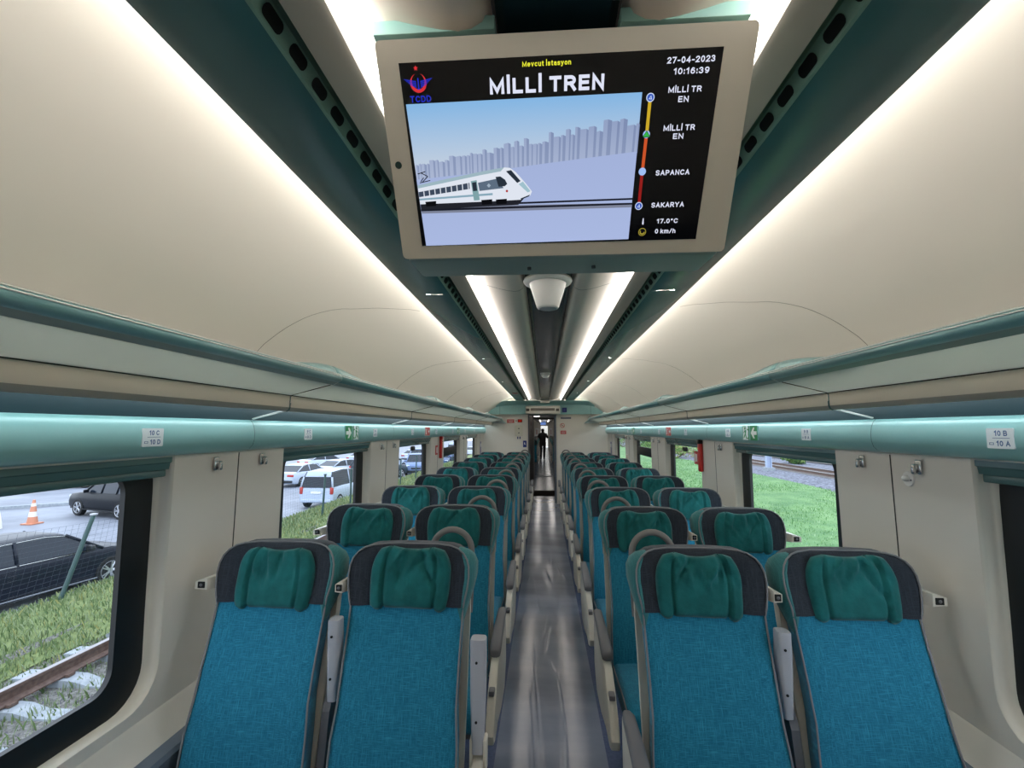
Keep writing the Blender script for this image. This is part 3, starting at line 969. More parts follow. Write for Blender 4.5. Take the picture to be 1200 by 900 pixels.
    poly('speedometer_icon', circ(0.1466, 0.3026, 0.0068), emit('scr_olive', '#a89a3a'), 3)
    poly('speedometer_icon', circ(0.1466, 0.3026, 0.0058), emit('scr_black', '#0d0e12'), 4)
    poly('speedometer_icon', [(p[0], p[1]) for p in circ(0.1466, 0.3026, 0.0046, 12)][:8], emit('scr_olive', '#a89a3a'), 5)
    poly('speedometer_icon', circ(0.1466, 0.3020, 0.0030), emit('scr_black', '#0d0e12'), 6)
    # railway emblem: star over crescent with a winged rail
    lx, ly = -0.2325, 0.0560
    redm, blum = emit('scr_emblem_red', '#d23238'), emit('scr_emblem_blue', '#2631b4')
    star = []
    for k in range(10):
        r = 0.0042 if k % 2 == 0 else 0.0018
        a = -PI / 2 + PI * k / 5
        star.append((lx - 0.002 + r * math.cos(a), 0.0385 + r * math.sin(a)))
    poly('emblem_star', star, redm, 3)
    outer, inner = [], []
    for k in range(25):
        a = R(-60 + 300 * k / 24)
        outer.append((lx + 0.0135 * math.cos(a), ly + 0.003 + 0.0135 * math.sin(a)))
    for k in range(25):
        a = R(-70 + 320 * k / 24)
        inner.append((lx + 0.0105 * math.cos(a), ly + 0.0005 + 0.0110 * math.sin(a)))
    bm = new_bm()
    vo = [bm.verts.new((x, -y, z0 + 0.00045)) for x, y in outer]
    vi = [bm.verts.new((x, -y, z0 + 0.00045)) for x, y in inner]
    for k in range(24):
        bm.faces.new((vo[k], vo[k + 1], vi[k + 1], vi[k]))
    obj('emblem_crescent', bm, redm, scr)
    bm = new_bm()
    for s in (-1, 1):
        for k in range(4):
            y = 0.0525 + 0.0026 * k
            xa, xb = 0.0035, 0.0240 - 0.0032 * k
            bm.faces.new([bm.verts.new(p) for p in ((lx + s * xa, -y - 0.0035, z0 + 0.0006), (lx + s * xb, -y, z0 + 0.0006), (lx + s * (xb - 0.002), -y - 0.0016, z0 + 0.0006), (lx + s * xa, -y - 0.0055, z0 + 0.0006))])
    for pts in ([(-0.0010, 0.052), (0.0010, 0.052), (0.0010, 0.067), (-0.0010, 0.067)], [(-0.0028, 0.0665), (0.0028, 0.0665), (0.0028, 0.0680), (-0.0028, 0.0680)]):
        bm.faces.new([bm.verts.new((lx + x, -y, z0 + 0.0007)) for x, y in pts])
    obj('emblem_wings', bm, blum, scr)
    tx('emblem_lettering', 'TCDD', -0.2314, 0.0860, 0.035, 0.0095, blum, sx=0.95, bold=0.0004)
    # fixings under the housing
    bm = new_bm()
    for x in (-0.06, 0.07):
        lathe(bm, [(0.0001, -0.296), (0.004, -0.296), (0.004, -0.290)], (x, 0.25, 0), 10)
    obj('fixing_screws', bm, GREY_DK, t)
    return t

mount = thing('display_mount', 'pale teal ceiling plate that the screen hangs from', 'bracket', (0.0, 0.70, 2.31))
for sx in (-1, 1):
    bm = new_bm()
    box(bm, (0.2 * sx, 0.155, 0.0115), (0.20, 0.30, 0.025), bev=0.002)
    obj('plate', bm, mat('pale_teal_plate', '#9fcfc9', 0.35), mount, smooth=True, angle=40)
bm = new_bm()
box(bm, (0, 0.1645, -0.0105), (0.590, 0.29, 0.019))
obj('shadow_gap', bm, VOID, mount)
make_display('information_display', 'beige-framed information screen hanging from the ceiling, showing MİLLİ TREN', (0.007, 0.70, 2.290))
make_display('information_display', 'small information screen at the far end of the next carriage', (-0.10, 44.3, 2.34), full=False)

# ------------------------------------------------------------------ ceiling fittings on the dark centre strip
t = thing('ceiling_antenna', 'white cone-shaped unit with a wide collar on the centre strip just past the screen', 'antenna', (-0.005, 2.02, 2.335))
bm = new_bm()
lathe(bm, [(0.075, 0.0), (0.075, -0.015), (0.102, -0.020), (0.106, -0.030), (0.098, -0.040), (0.072, -0.042)], (0, 0, 0), 36)
obj('collar', bm, WHITE, t, smooth=True, angle=50)
bm = new_bm()
lathe(bm, [(0.080, -0.040), (0.048, -0.142), (0.044, -0.148), (0.036, -0.150)], (0, 0, 0), 36)
obj('cone', bm, WHITE, t, smooth=True, angle=60)
bm = new_bm()
lathe(bm, [(0.0001, -0.146), (0.036, -0.146), (0.037, -0.151), (0.034, -0.151)], (0, 0, 0), 30)
obj('end_cap', bm, GREY_PL, t, smooth=True, angle=50)
t = thing('smoke_detector', 'small white domed detector on the far part of the dark centre strip', 'smoke detector', (-0.005, 5.65, 2.335))
bm = new_bm()
lathe(bm, [(0.06, 0.0), (0.062, -0.012), (0.050, -0.020)], (0, 0, 0), 24)
obj('base_ring', bm, WHITE, t, smooth=True, angle=50)
bm = new_bm()
lathe(bm, [(0.050, -0.018), (0.046, -0.040), (0.030, -0.055), (0.0001, -0.060)], (0, 0, 0), 24)
obj('dome', bm, WHITE, t, smooth=True)
t = thing('ceiling_grille', 'stepped ivory grille closing the far end of the dark centre strip', 'vent', (0, 10.4, 2.335))
for k in range(3):
    bxo('grille_step', (0, 0.10 * k, -0.010 - 0.030 * k), (0.23 - 0.015 * k, 0.06, 0.030), IVORY, t, bev=0.004)
bxo('grille_gap', (0, 0.12, -0.02), (0.18, 0.20, 0.03), VOID, t)
t = thing('ceiling_plate', 'small red notice on the grey ceiling panel near the far bulkhead', 'sign', (-0.53, 8.4, 2.297))
bxo('notice', (0, 0, -0.001), (0.10, 0.16, 0.003), mat('dull_red', '#8c4038', 0.5), t)

# ------------------------------------------------------------------ number labels, exit signs and alarms on the teal panel
def panel_matrix(s, y, z=1.642, x=1.3605):
    """label frame: local x reads left to right for someone in the aisle, y up, z out of the panel"""
    if s < 0:
        Rm = Matrix(((0, 0, 1), (1, 0, 0), (0, 1, 0)))
    else:
        Rm = Matrix(((0, 0, -1), (-1, 0, 0), (0, 1, 0)))
    return Matrix.Translation((x * s, y, z)) @ Rm.to_4x4()

LABELM = mat('label_white', '#e6e8ea', 0.4)
INK = mat('label_ink', '#3f5f90', 0.6)
def plate_on_panel(name, label, cat, s, y, w, h, m, group=None, z=1.642):
    bm = new_bm()
    prism_z(bm, rrect(w / 2, h / 2, 0.004, 2), -0.004, 0.0008)
    o = obj(name, bm, m)
    o.matrix_world = panel_matrix(s, y, z)
    return tag(o, label, cat, group)

for s, side, let in ((-1, 'car-park', 'CD'), (1, 'lawn', 'BA')):
    for k in range(8):
        y = 1.56 + 1.085 * k
        n = 10 - k
        o = plate_on_panel('seat_number_plate', 'white seat number plate %d %s over %d %s on the teal panel' % (n, let[0], n, let[1]), 'sign', s, y, 0.088, 0.062, LABELM, 'seat number plates')
        t1 = text('number_lettering', '%d %s' % (n, let[0]), 0.0165, INK, o, Matrix.Translation((0.004, 0.0075, 0.0012)), fit=0.042, weight=0.2)
        t2 = text('number_lettering', '%d %s' % (n, let[1]), 0.0165, INK, o, Matrix.Translation((0.010, -0.0235, 0.0012)), fit=0.044, weight=0.2)
        bxo('rule_line', (0.004, 0.001, 0.0012), (0.055, 0.0014, 0.0006), INK, o)
        bm = new_bm()
        for cx, cy, w_, h_ in ((-0.028, -0.0135, 0.014, 0.0014), (-0.028, -0.0195, 0.014, 0.0014), (-0.0345, -0.0165, 0.0014, 0.007), (-0.0215, -0.0165, 0.0014, 0.007)):
            box(bm, (cx, cy, 0.0012), (w_, h_, 0.0006))
        obj('window_symbol', bm, INK, o)

GREENS = mat('sign_green', '#1f8a4c', 0.4)
REDS = mat('sign_red', '#c23a36', 0.4)
def exit_sign(s, y, label):
    o = plate_on_panel('exit_sign', label, 'sign', s, y, 0.245, 0.098, TEAL, 'emergency exit signs', z=1.645)
    flip = 1 if s < 0 else -1
    # arrow tile comes first for someone walking along the wall
    ax, px = -0.062 * flip, 0.062 * flip
    bxo('arrow_tile', (ax, 0, 0.0012), (0.106, 0.096, 0.001), GREENS, o)
    bm = new_bm()
    pts = [(-0.045, 0.012), (0.0, 0.012), (-0.016, 0.036), (0.006, 0.036), (0.044, 0.0), (0.006, -0.036), (-0.016, -0.036), (0.0, -0.012), (-0.045, -0.012)]
    bm.faces.new([bm.verts.new((ax + x * flip, yy, 0.0020)) for x, yy in pts])
    obj('arrow', bm, WHITE, o)
    bxo('figure_tile', (px, 0, 0.0012), (0.104, 0.096, 0.001), LABELM, o)
    bxo('figure_border', (px - 0.047 * flip, 0, 0.0020), (0.012, 0.096, 0.001), GREENS, o)
    bm = new_bm()
    for x, yy, w_, h_ in ((0.047, 0.0, 0.006, 0.090), (0.024, 0.044, 0.050, 0.005), (0.002, 0.034, 0.005, 0.022)):
        box(bm, (px + x * flip, yy, 0.0020), (w_, h_, 0.0008))
    obj('doorway', bm, GREENS, o)
    bm = new_bm()
    def f(pts, z=0.0026):
        bm.faces.new([bm.verts.new((px + x * flip, yy, z)) for x, yy in pts])
    f([(0.012 + 0.009 * math.cos(a * PI / 5), 0.030 + 0.009 * math.sin(a * PI / 5)) for a in range(10)])
    f([(-0.012, 0.018), (0.010, 0.020), (0.014, -0.006), (0.0, -0.010)])
    f([(0.010, 0.020), (0.036, 0.002), (0.033, -0.003), (0.008, 0.010)])
    f([(0.0, -0.010), (0.014, -0.006), (0.034, -0.030), (0.026, -0.036)])
    f([(0.0, -0.010), (0.010, -0.010), (-0.006, -0.040), (-0.016, -0.036)])
    obj('running_figure', bm, GREENS, o)
    bm = new_bm()
    f2 = [(-0.050, 0.012), (-0.020, 0.022), (-0.020, 0.030), (-0.050, 0.020)]
    bm.faces.new([bm.verts.new((px + x * flip, yy, 0.0022)) for x, yy in f2])
    bm.faces.new([bm.verts.new((px + x * flip, yy, 0.0022)) for x, yy in ((-0.05, -0.03), (-0.01, -0.034), (-0.01, -0.040), (-0.05, -0.038))])
    obj('figure_lines', bm, GREENS, o)
    return o
exit_sign(-1, 3.27, 'green and white exit sign with running figure above the second window, car-park side')
exit_sign(1, 3.34, 'green and white exit sign with running figure above the second window, lawn side')
for s, y, lab in ((-1, 7.45, 'small green and white exit sign on the teal panel near the far bulkhead, car-park side'), (1, 7.60, 'small green and white exit sign on the teal panel near the far bulkhead, lawn side')):
    exit_sign(s, y, lab)
for s, y, side in ((-1, 5.44, 'car-park'), (1, 5.46, 'lawn')):
    o = plate_on_panel('extinguisher_sign', 'red and white fire equipment sign on the teal panel, %s side' % side, 'sign', s, y, 0.22, 0.10, WHITE, 'fire equipment signs', z=1.645)
    bxo('red_tile', (-0.055, 0, 0.0012), (0.100, 0.092, 0.001), REDS, o)
    bxo('red_tile', (0.055, 0, 0.0012), (0.100, 0.092, 0.001), REDS, o)
    bm = new_bm()
    for pts in ([(-0.020, -0.036), (0.006, -0.036), (0.006, 0.020), (-0.020, 0.020)], [(-0.012, 0.020), (0.0, 0.020), (0.0, 0.036), (-0.012, 0.036)], [(0.0, 0.030), (0.028, 0.022), (0.028, 0.014), (0.0, 0.024)]):
        bm.faces.new([bm.verts.new((-0.055 + x, yy, 0.002)) for x, yy in pts])
    for pts in ([(-0.03, -0.01), (0.0, -0.01), (0.0, -0.03), (0.034, 0.0), (0.0, 0.03), (0.0, 0.01), (-0.03, 0.01)],):
        bm.faces.new([bm.verts.new((0.055 + x, yy, 0.002)) for x, yy in pts])
    obj('white_symbol', bm, WHITE, o)

# coat hooks, door stop, hammers on the pillars
def hook(s, y, z, label):
    t = thing('coat_hook', label, 'hook', (xw(z) * s, y, z), group='chrome coat hooks')
    bm = new_bm()
    box(bm, (-0.008 * s, 0, 0), (0.012, 0.030, 0.056), bev=0.005)
    obj('backplate', bm, CHROME, t, smooth=True)
    bm = new_bm()
    box(bm, (-0.022 * s, 0.004, -0.008), (0.022, 0.014, 0.040), bev=0.006)
    obj('peg', bm, CHROME, t, smooth=True)
    return t
pill = ['first', 'second', 'third', 'fourth', 'fifth']
for s, side in ((-1, 'car-park'), (1, 'lawn')):
    for k in range(4):
        yc = 1.74 + P * k + 0.38
        for q, dy in enumerate((-0.16, 0.17)):
            if s > 0 and k == 1 and q == 1: continue
            if s < 0 and k == 2 and q == 0: continue
            hook(s, yc + dy, 1.525, 'chrome coat hook on the %s %s pillar, %s window of the two' % (pill[k], side, ('beside the nearer', 'beside the farther')[q]))
t = thing('door_stop', 'round white door stop with a projecting knob under the lawn-side coat hook', 'door stop', (xw(1.475), 2.025, 1.474))
bm = new_bm()
lathe(bm, [(0.0001, -0.006), (0.028, -0.006), (0.030, -0.002), (0.030, 0.0)], (0, 0, 0), 24, axis='X')
obj('disc', bm, WHITE, t, smooth=True, angle=40)
bm = new_bm()
lathe(bm, [(0.0001, -0.024), (0.008, -0.023), (0.011, -0.018), (0.009, -0.011), (0.012, -0.006)], (0, 0.003, 0.002), 16, axis='X')
obj('knob', bm, WHITE, t, smooth=True)
bm = new_bm()
lathe(bm, [(0.0001, -0.0075), (0.0035, -0.0075), (0.0035, -0.005)], (0, -0.017, -0.004), 10, axis='X')
obj('screw', bm, GREY_DK, t)
for s, y, side in ((-1, 6.36, 'car-park'), (1, 4.52, 'lawn')):
    t = thing('emergency_hammer', 'long red emergency hammer case on the %s pillar' % side, 'hammer', (xw(1.42) * s, y, 1.42), group='emergency hammers')
    bm = new_bm()
    box(bm, (-0.020 * s, 0, 0), (0.036, 0.05, 0.27), bev=0.008)
    obj('case', bm, RED, t, smooth=True)
    bm = new_bm()
    box(bm, (-0.024 * s, 0, 0.135), (0.046, 0.058, 0.04), bev=0.008)
    obj('hammer_head', bm, BLACK if s > 0 else RED, t, smooth=True)
    yy = y + 0.15
    o = bxo('hammer_sign', ((xw(1.42) - 0.002) * s, y + 0.17 * s, 1.40), (0.004, 0.14, 0.12), REDS)
    tag(o, 'small red and white notice beside the emergency hammer on the %s pillar' % side, 'sign', 'hammer notices')
    bxo('white_symbol', (-0.003 * s, 0.0, 0.0), (0.002, 0.05, 0.07), WHITE, o)
    bxo('white_rule', (-0.003 * s, 0.045, 0.0), (0.002, 0.012, 0.09), WHITE, o)
for s, side in ((-1, 'car-park'), (1, 'lawn')):
    o = bxo('pillar_notice', ((xw(1.25) - 0.002) * s, 10.55, 1.26), (0.004, 0.14, 0.28), mat('violet_blue', '#4d4f8c', 0.4))
    tag(o, 'tall blue notice on the last pillar before the bulkhead, %s side' % side, 'sign', 'blue pillar notices')
    bxo('white_symbol', (-0.003 * s, 0, 0.06), (0.002, 0.07, 0.07), LABELM, o)
    o = bxo('wall_socket_box', ((xw(1.2) - 0.010) * s, 8.55, 1.15), (0.02, 0.12, 0.16), IVORY, bev=0.004)
    tag(o, 'pale service box low on the fourth pillar, %s side' % side, 'box', 'pillar service boxes')

# ------------------------------------------------------------------ signs on the bulkhead
def bsign(name, label, cat, x, z, w, h, m, y=Y1):
    o = bxo(name, (x, y - 0.003, z), (w, 0.006, h), m)
    return tag(o, label, cat)
o = bsign('notice_plate', 'red notice plate on the bulkhead left of the dark display', 'sign', -0.79, 1.855, 0.165, 0.08, REDS)
bxo('white_line', (0, -0.0035, 0.012), (0.13, 0.001, 0.008), LABELM, o)
bxo('white_line', (0, -0.0035, -0.014), (0.10, 0.001, 0.008), LABELM, o)
o = bsign('occupancy_display', 'small dark red indicator display beside the doorway top', 'display', -0.575, 1.862, 0.105, 0.072, mat('dark_red_lens', '#5a120e', 0.2))
bxo('lens', (0, -0.004, 0), (0.085, 0.002, 0.05), emit('red_glow', '#8a1a10', 0.8), o)
o = bsign('status_lamp', 'tiny black lamp between the red notice and the indicator display', 'lamp', -0.66, 1.862, 0.022, 0.022, BLACK)
t = thing('control_panel', 'square ivory control panel with two knobs beside the doorway', 'panel', (-0.60, Y1, 1.64))
bxo('cover', (0, -0.006, 0), (0.18, 0.012, 0.25), mat('panel_ivory', '#cfcbbb', 0.4), t, bev=0.004)
for z in (0.045, -0.055):
    bm = new_bm()
    lathe(bm, [(0.0001, -0.024), (0.015, -0.024), (0.016, -0.010)], (0, 0, z), 14, axis='Y')
    obj('knob', bm, GREY_DK, t, smooth=True, angle=40)
for i, dx in enumerate((-0.025, 0.025)):
    o = bsign('door_sticker', 'small navy sticker below the control panel, %s of two' % ('outer', 'inner')[i], 'sticker', -0.60 + dx, 1.475, 0.026, 0.055, mat('navy_sticker', '#26306a', 0.5))
o = bsign('pictogram_sign', 'blue sign with a white seated figure at the doorway edge', 'sign', -0.465, 1.335, 0.08, 0.15, mat('sign_navy', '#26357e', 0.4))
bm = new_bm()
for pts in ([(0.008 * math.cos(a * PI / 4) - 0.004, 0.03 + 0.008 * math.sin(a * PI / 4)) for a in range(8)], [(-0.014, 0.018), (0.004, 0.018), (0.008, -0.004), (0.022, -0.006), (0.022, -0.012), (-0.012, -0.012)]):
    bm.faces.new([bm.verts.new((x, -0.0036, z)) for x, z in pts])
obj('figure', bm, LABELM, o)
o = bsign('no_smoking_sign', 'round red-ringed prohibition sign on the bulkhead right of the doorway', 'sign', 0.395, 1.755, 0.11, 0.11, CREAM)
bm = new_bm()
tube(bm, [(0.046 * math.cos(2 * PI * k / 24), -0.004, 0.046 * math.sin(2 * PI * k / 24)) for k in range(24)], 0.006, 6, closed=True)
tube(bm, [(-0.033, -0.004, 0.033), (0.033, -0.004, -0.033)], 0.006, 6)
obj('ring', bm, REDS, o, smooth=True)
bxo('cigarette', (0, -0.0035, -0.004), (0.05, 0.002, 0.010), SEAM, o)
o = bsign('notice_plate', 'red notice plate below the round prohibition sign', 'sign', 0.415, 1.60, 0.125, 0.078, REDS)
bxo('white_line', (0, -0.0035, 0.012), (0.10, 0.001, 0.008), LABELM, o)
bxo('white_line', (0, -0.0035, -0.014), (0.08, 0.001, 0.008), LABELM, o)
o = bsign('wording_strip', 'dark blue strip of small wording under the teal band by the doorway', 'sign', 0.475, 1.925, 0.235, 0.04, mat('slate_ink', '#5a6478', 0.5))
bxo('pale_wording', (0, -0.0035, 0), (0.21, 0.001, 0.010), mat('pale_ink', '#9098a4', 0.5), o)
o = bsign('blue_plate', 'square navy plate on the teal band right of the heater box', 'sign', 0.44, 2.105, 0.105, 0.105, mat('sign_navy', '#26357e', 0.4), y=Y1 - 0.1)
bxo('pale_figure', (0, -0.0035, 0), (0.04, 0.001, 0.05), mat('navy_figure', '#3e4f98', 0.4), o)
t = thing('air_unit', 'long ivory ventilation box with a dark slot above the doorway', 'vent', (-0.05, Y1 - 0.10, 2.105))
bxo('case', (0, -0.05, 0), (0.78, 0.10, 0.185), IVORY, t, bev=0.02)
bxo('slot', (0, -0.101, 0.01), (0.54, 0.004, 0.06), mat('slot_brown', '#5f574e', 0.6), t)
for x in (-0.34, 0.33):
    bxo('side_vent', (x, -0.101, 0.0), (0.07, 0.004, 0.06), mat('vent_dark', '#4a4640', 0.6), t)
for z in (-0.012, 0.01, 0.032):
    bxo('slot_louver', (0, -0.103, z), (0.54, 0.004, 0.006), mat('louver', '#8c8478', 0.5), t)
for i, (y, z, c, lab) in enumerate(((13.6, 1.83, '#7a2a2a', 'dark red notice on the vestibule wall'), (13.6, 1.62, '#2c2a2c', 'small dark switch plate on the vestibule wall'), (13.4, 1.05, '#2a2c50', 'navy plate low on the vestibule wall'))):
    o = bxo('vestibule_plate', (D0 + 0.003, y, z), (0.006, 0.28, 0.12), mat('vest_' + c, c, 0.4))
    tag(o, lab, 'sign')
    bxo('pale_mark', (0.004, 0, 0), (0.002, 0.12, 0.03), mat('vest_mark', '#77706c', 0.5), o)
for x, w_, lab in ((-0.70, 0.34, 'white notice sheet on the far end wall of the next carriage, car-park side'), (0.62, 0.22, 'white notice sheet on the far end wall of the next carriage, lawn side')):
    o = bxo('notice_sheet', (x, 44.95, 1.36), (w_, 0.012, 0.80), LABELM)
    tag(o, lab, 'sign')
    bxo('print', (0, -0.007, 0.05), (w_ * 0.5, 0.002, 0.45), mat('pink_print', '#c9b0a8', 0.6), o)

# ------------------------------------------------------------------ seats
def pillow_bm(seed):
    """velvet head pillow: a padded centre with two narrower side flaps, puckered seams and folds"""
    rnd = random.Random(seed)
    folds = []
    for k in range(10):
        folds.append((rnd.uniform(-0.09, 0.09), rnd.uniform(0.0, 0.11), rnd.uniform(-0.9, 0.9), rnd.uniform(0.006, 0.012), rnd.uniform(0.03, 0.08), rnd.choice((-1, 1, 1)) * rnd.uniform(0.007, 0.016)))
    NX, NZ = 34, 26
    hw, hh = 0.157, 0.111
    bm = new_bm()
    front, back = [], []
    sag = rnd.uniform(0.006, 0.016)
    for j in range(NZ + 1):
        v = -1 + 2.0 * j / NZ
        fr, bk = [], []
        for i in range(NX + 1):
            u = -1 + 2.0 * i / NX
            au = abs(u)
            # outline: side flaps droop into points at the bottom and curve in at the top
            wtop = 1.0 - 0.20 * max(0, v) ** 2.6 - 0.05 * max(0, -v) ** 2
            x = u * hw * wtop
            flap = max(0.0, (au - 0.66) / 0.34)
            z = v * hh
            z += (-0.012 * math.sin(PI * min(1, flap * 1.1)) + 0.006 * flap) * max(0, -v)
            z -= 0.010 * max(0, v) * flap ** 1.5
            z -= sag * max(0, v) ** 3 * max(0, 1 - (au / 0.6) ** 2)
            edge = (1 - abs(v) ** 6) * (1 - au ** 8)
            y = -0.026 * max(edge, 0) ** 0.35
            seam = math.exp(-((au - 0.66) / 0.030) ** 2)
            y += 0.015 * seam - 0.007 * math.exp(-((au - 0.72) / 0.03) ** 2)
            y -= 0.004 * math.sin(PI * min(1, flap))
            for fx, fz, sl, wd, ln, am in folds:
                dx = (x - fx) - sl * (z - fz)
                dz = z - fz
                y += am * math.exp(-(dx / wd) ** 2) * math.exp(-(dz / ln) ** 2)
            y += 0.0018 * math.sin(60 * x + seed) * math.sin(45 * z + 2 * seed)
            fr.append(bm.verts.new((x, y, z)))
        front.append(fr)
    for a, b in zip(front, front[1:]):
        for i in range(NX):
            bm.faces.new((a[i], a[i + 1], b[i + 1], b[i]))
    # back skin, flat
    ring = [front[0][i] for i in range(NX + 1)] + [front[j][NX] for j in range(1, NZ + 1)] + [front[NZ][i] for i in range(NX - 1, -1, -1)] + [front[j][0] for j in range(NZ - 1, 0, -1)]
    rb = [bm.verts.new((v.co.x * 0.97, 0.006, v.co.z * 0.97)) for v in ring]
    n = len(ring)
    for i in range(n):
        bm.faces.new((ring[i], ring[(i + 1) % n], rb[(i + 1) % n], rb[i]))
    bm.faces.new(rb)
    return bm

def back_path(z):
    """local y of the backrest's front surface at height z"""
    pts = [(0.40, -0.035), (0.50, -0.02), (0.65, 0.012), (0.80, 0.062), (0.95, 0.118), (1.05, 0.150), (1.15, 0.172), (1.25, 0.190)]
    for (za, ya), (zb, yb) in zip(pts, pts[1:]):
        if z <= zb:
            return ya + (yb - ya) * (z - za) / (zb - za)
    return pts[-1][1]

def front_section(z, w, t, wing):
    """cross-section at height z: front face dished between two wings, rounded back"""
    y0 = back_path(z)
    pts = []
    N = 12
    for i in range(N + 1):
        u = -1 + 2.0 * i / N
        y = y0 - wing * abs(u) ** 3 + (0.012 if abs(u) > 0.999 else 0.0)
        pts.append((u * w, y, z))
    pts.append((w * 1.0, y0 + t * 0.5, z))
    for i in range(7):
        u = 1 - 2.0 * i / 6
        pts.append((u * w * 0.96, y0 + t - 0.02 * abs(u) ** 3, z))
    pts.append((-w * 1.0, y0 + t * 0.5, z))
    return pts

PILLOWS = None
def make_seat(aisle_side, aisle, arm):
    """aisle_side +1: the aisle lies towards +X. aisle: seat next to the aisle. arm: 'down', 'up'"""
    global PILLOWS
    a = aisle_side
    t = thing('train_seat', 'x', 'seat')
    # backrest
    bm = new_bm()
    secs = []
    for z in (0.40, 0.44, 0.52, 0.60, 0.70, 0.80, 0.88, 0.95, 1.00, 1.02):
        w = 0.215 - 0.004 * math.sin((z - 0.4) * 5)
        if z < 0.70: w += 0.008
        secs.append(front_section(z, w, 0.10, 0.016))
    loft(bm, secs)
    obj('backrest', bm, BLUE, t, smooth=True, angle=60)
    # headrest
    bm = new_bm()
    secs = []
    for z, w, d in ((1.005, 0.213, 0.0), (1.03, 0.220, 0.0), (1.07, 0.229, 0.0), (1.11, 0.233, 0.0), (1.145, 0.231, 0.002), (1.17, 0.223, 0.006), (1.19, 0.207, 0.012), (1.204, 0.185, 0.020), (1.211, 0.160, 0.030), (1.213, 0.135, 0.040)):
        sec = front_section(z, w, 0.115, 0.030)
        secs.append([(x, y + d if i < 13 else y - d * 0.5, zz) for i, (x, y, zz) in enumerate(sec)])
    loft(bm, secs)
    obj('headrest', bm, NAVY, t, smooth=True, angle=70)
    # piping down both front edges and over the top
    for s in (-1, 1):
        pts = []
        for z in (0.44, 0.52, 0.60, 0.70, 0.80, 0.88, 0.95, 1.00):
            w = 0.215 - 0.004 * math.sin((z - 0.4) * 5) + (0.008 if z < 0.70 else 0)
            pts.append((s * (w + 0.001), back_path(z) - 0.010, z))
        for z, w, d in ((1.03, 0.220, 0.0), (1.07, 0.229, 0.0), (1.11, 0.233, 0.0), (1.145, 0.231, 0.002), (1.17, 0.223, 0.006), (1.19, 0.208, 0.012), (1.206, 0.184, 0.020), (1.213, 0.155, 0.03)):
            pts.append((s * (w + 0.001), back_path(z) - 0.022 + d, z))
        pts.append((s * 0.10, back_path(1.21) + 0.030, 1.2145))
        pts.append((0, back_path(1.21) + 0.034, 1.2145))
        tubeo('piping', pts, 0.0035, PIPING, t, 6)
        # teal side panel of the headrest; on the aisle side it flares out towards the back and narrows downwards
        bm = new_bm()
        secs = []
        fl = 1.0 if s == a else 0.0
        if s != a:
            bm.free()
            continue
        for z, wi, y0, y1, g in ((0.93, 0.205, 0.112, 0.14, 0.004), (0.96, 0.208, 0.118, 0.17, 0.014), (1.00, 0.210, 0.118, 0.205, 0.024), (1.05, 0.219, 0.128, 0.235, 0.030), (1.10, 0.227, 0.138, 0.250, 0.034), (1.145, 0.226, 0.150, 0.255, 0.036), (1.175, 0.214, 0.162, 0.250, 0.036), (1.195, 0.196, 0.180, 0.240, 0.030), (1.204, 0.180, 0.195, 0.225, 0.018)):
            g = g * fl * 0.85
            wi -= 0.022 * (1 - fl)
            m_ = y0 + (y1 - y0) * 0.5
            secs.append([(s * wi, y0 - 0.002 * fl, z), (s * (wi + 0.004 * fl + g * 0.35), y0 + 0.006, z), (s * (wi + g * 0.85), m_, z), (s * (wi + g), y1 - 0.012, z), (s * (wi + g * 0.8 - 0.01), y1, z), (s * (wi - 0.03), y1, z), (s * (wi - 0.03), y0 + 0.02, z)])
        loft(bm, secs)
        obj('side_panel', bm, TEALF, t, smooth=True, angle=60)
    # pillow
    if PILLOWS is None:
        PILLOWS = []
        for k in range(6):
            o = obj('pillow', pillow_bm(k * 7 + 3), VELVET, None, smooth=True)
            PILLOWS.append(o.data)
            bpy.data.objects.remove(o)
    p = bpy.data.objects.new('pillow', PILLOWS[0])
    COL.objects.link(p)
    p.parent = t
    p.location = (0, back_path(1.09) - 0.006, 1.085)
    p.rotation_euler = (R(-12), 0, 0)
    # shell behind
    bm = new_bm()
    secs = []
    for z, w in ((0.34, 0.225), (0.42, 0.235), (0.60, 0.238), (0.80, 0.236), (0.95, 0.234), (1.08, 0.230), (1.13, 0.218), (1.165, 0.190)):
        y = back_path(z) + 0.092
        secs.append([(-w, y - 0.03, z), (-w * 0.98, y + 0.022, z), (0, y + 0.035, z), (w * 0.98, y + 0.022, z), (w, y - 0.03, z), (w * 0.9, y - 0.012, z), (-w * 0.9, y - 0.012, z)])
    loft(bm, secs)
    obj('back_shell', bm, IVORY, t, smooth=True, angle=50)
    # cushion
    bm = new_bm()
    secs = []
    for y, zt, zb in ((-0.50, 0.425, 0.370), (-0.49, 0.452, 0.350), (-0.46, 0.468, 0.345), (-0.36, 0.474, 0.345), (-0.15, 0.462, 0.345), (0.02, 0.452, 0.345)):
        prof = rrect(0.222, (zt - zb) / 2, 0.03, 4)
        secs.append([(x, y, (zt + zb) / 2 + z) for x, z in prof])
    loft(bm, secs)
    cu = obj('cushion', bm, BLUE, t, smooth=True, angle=60)
    for s in (-1, 1):
        tubeo('cushion_piping', [(s * 0.222, y, z) for y, z in ((0.0, 0.440), (-0.36, 0.458), (-0.47, 0.448))], 0.0035, PIPING, cu, 6)
    # underframe and pedestal
    bm = new_bm()
    box(bm, (0, -0.20, 0.315), (0.40, 0.46, 0.05), bev=0.01)
    obj('seat_pan', bm, GREY_DK, t, smooth=True, angle=40)
    bm = new_bm()
    prism_x(bm, [(-0.30, 0.0), (0.05, 0.0), (0.0, 0.06), (-0.06, 0.295), (-0.26, 0.295), (-0.24, 0.06)], -0.04, 0.04)
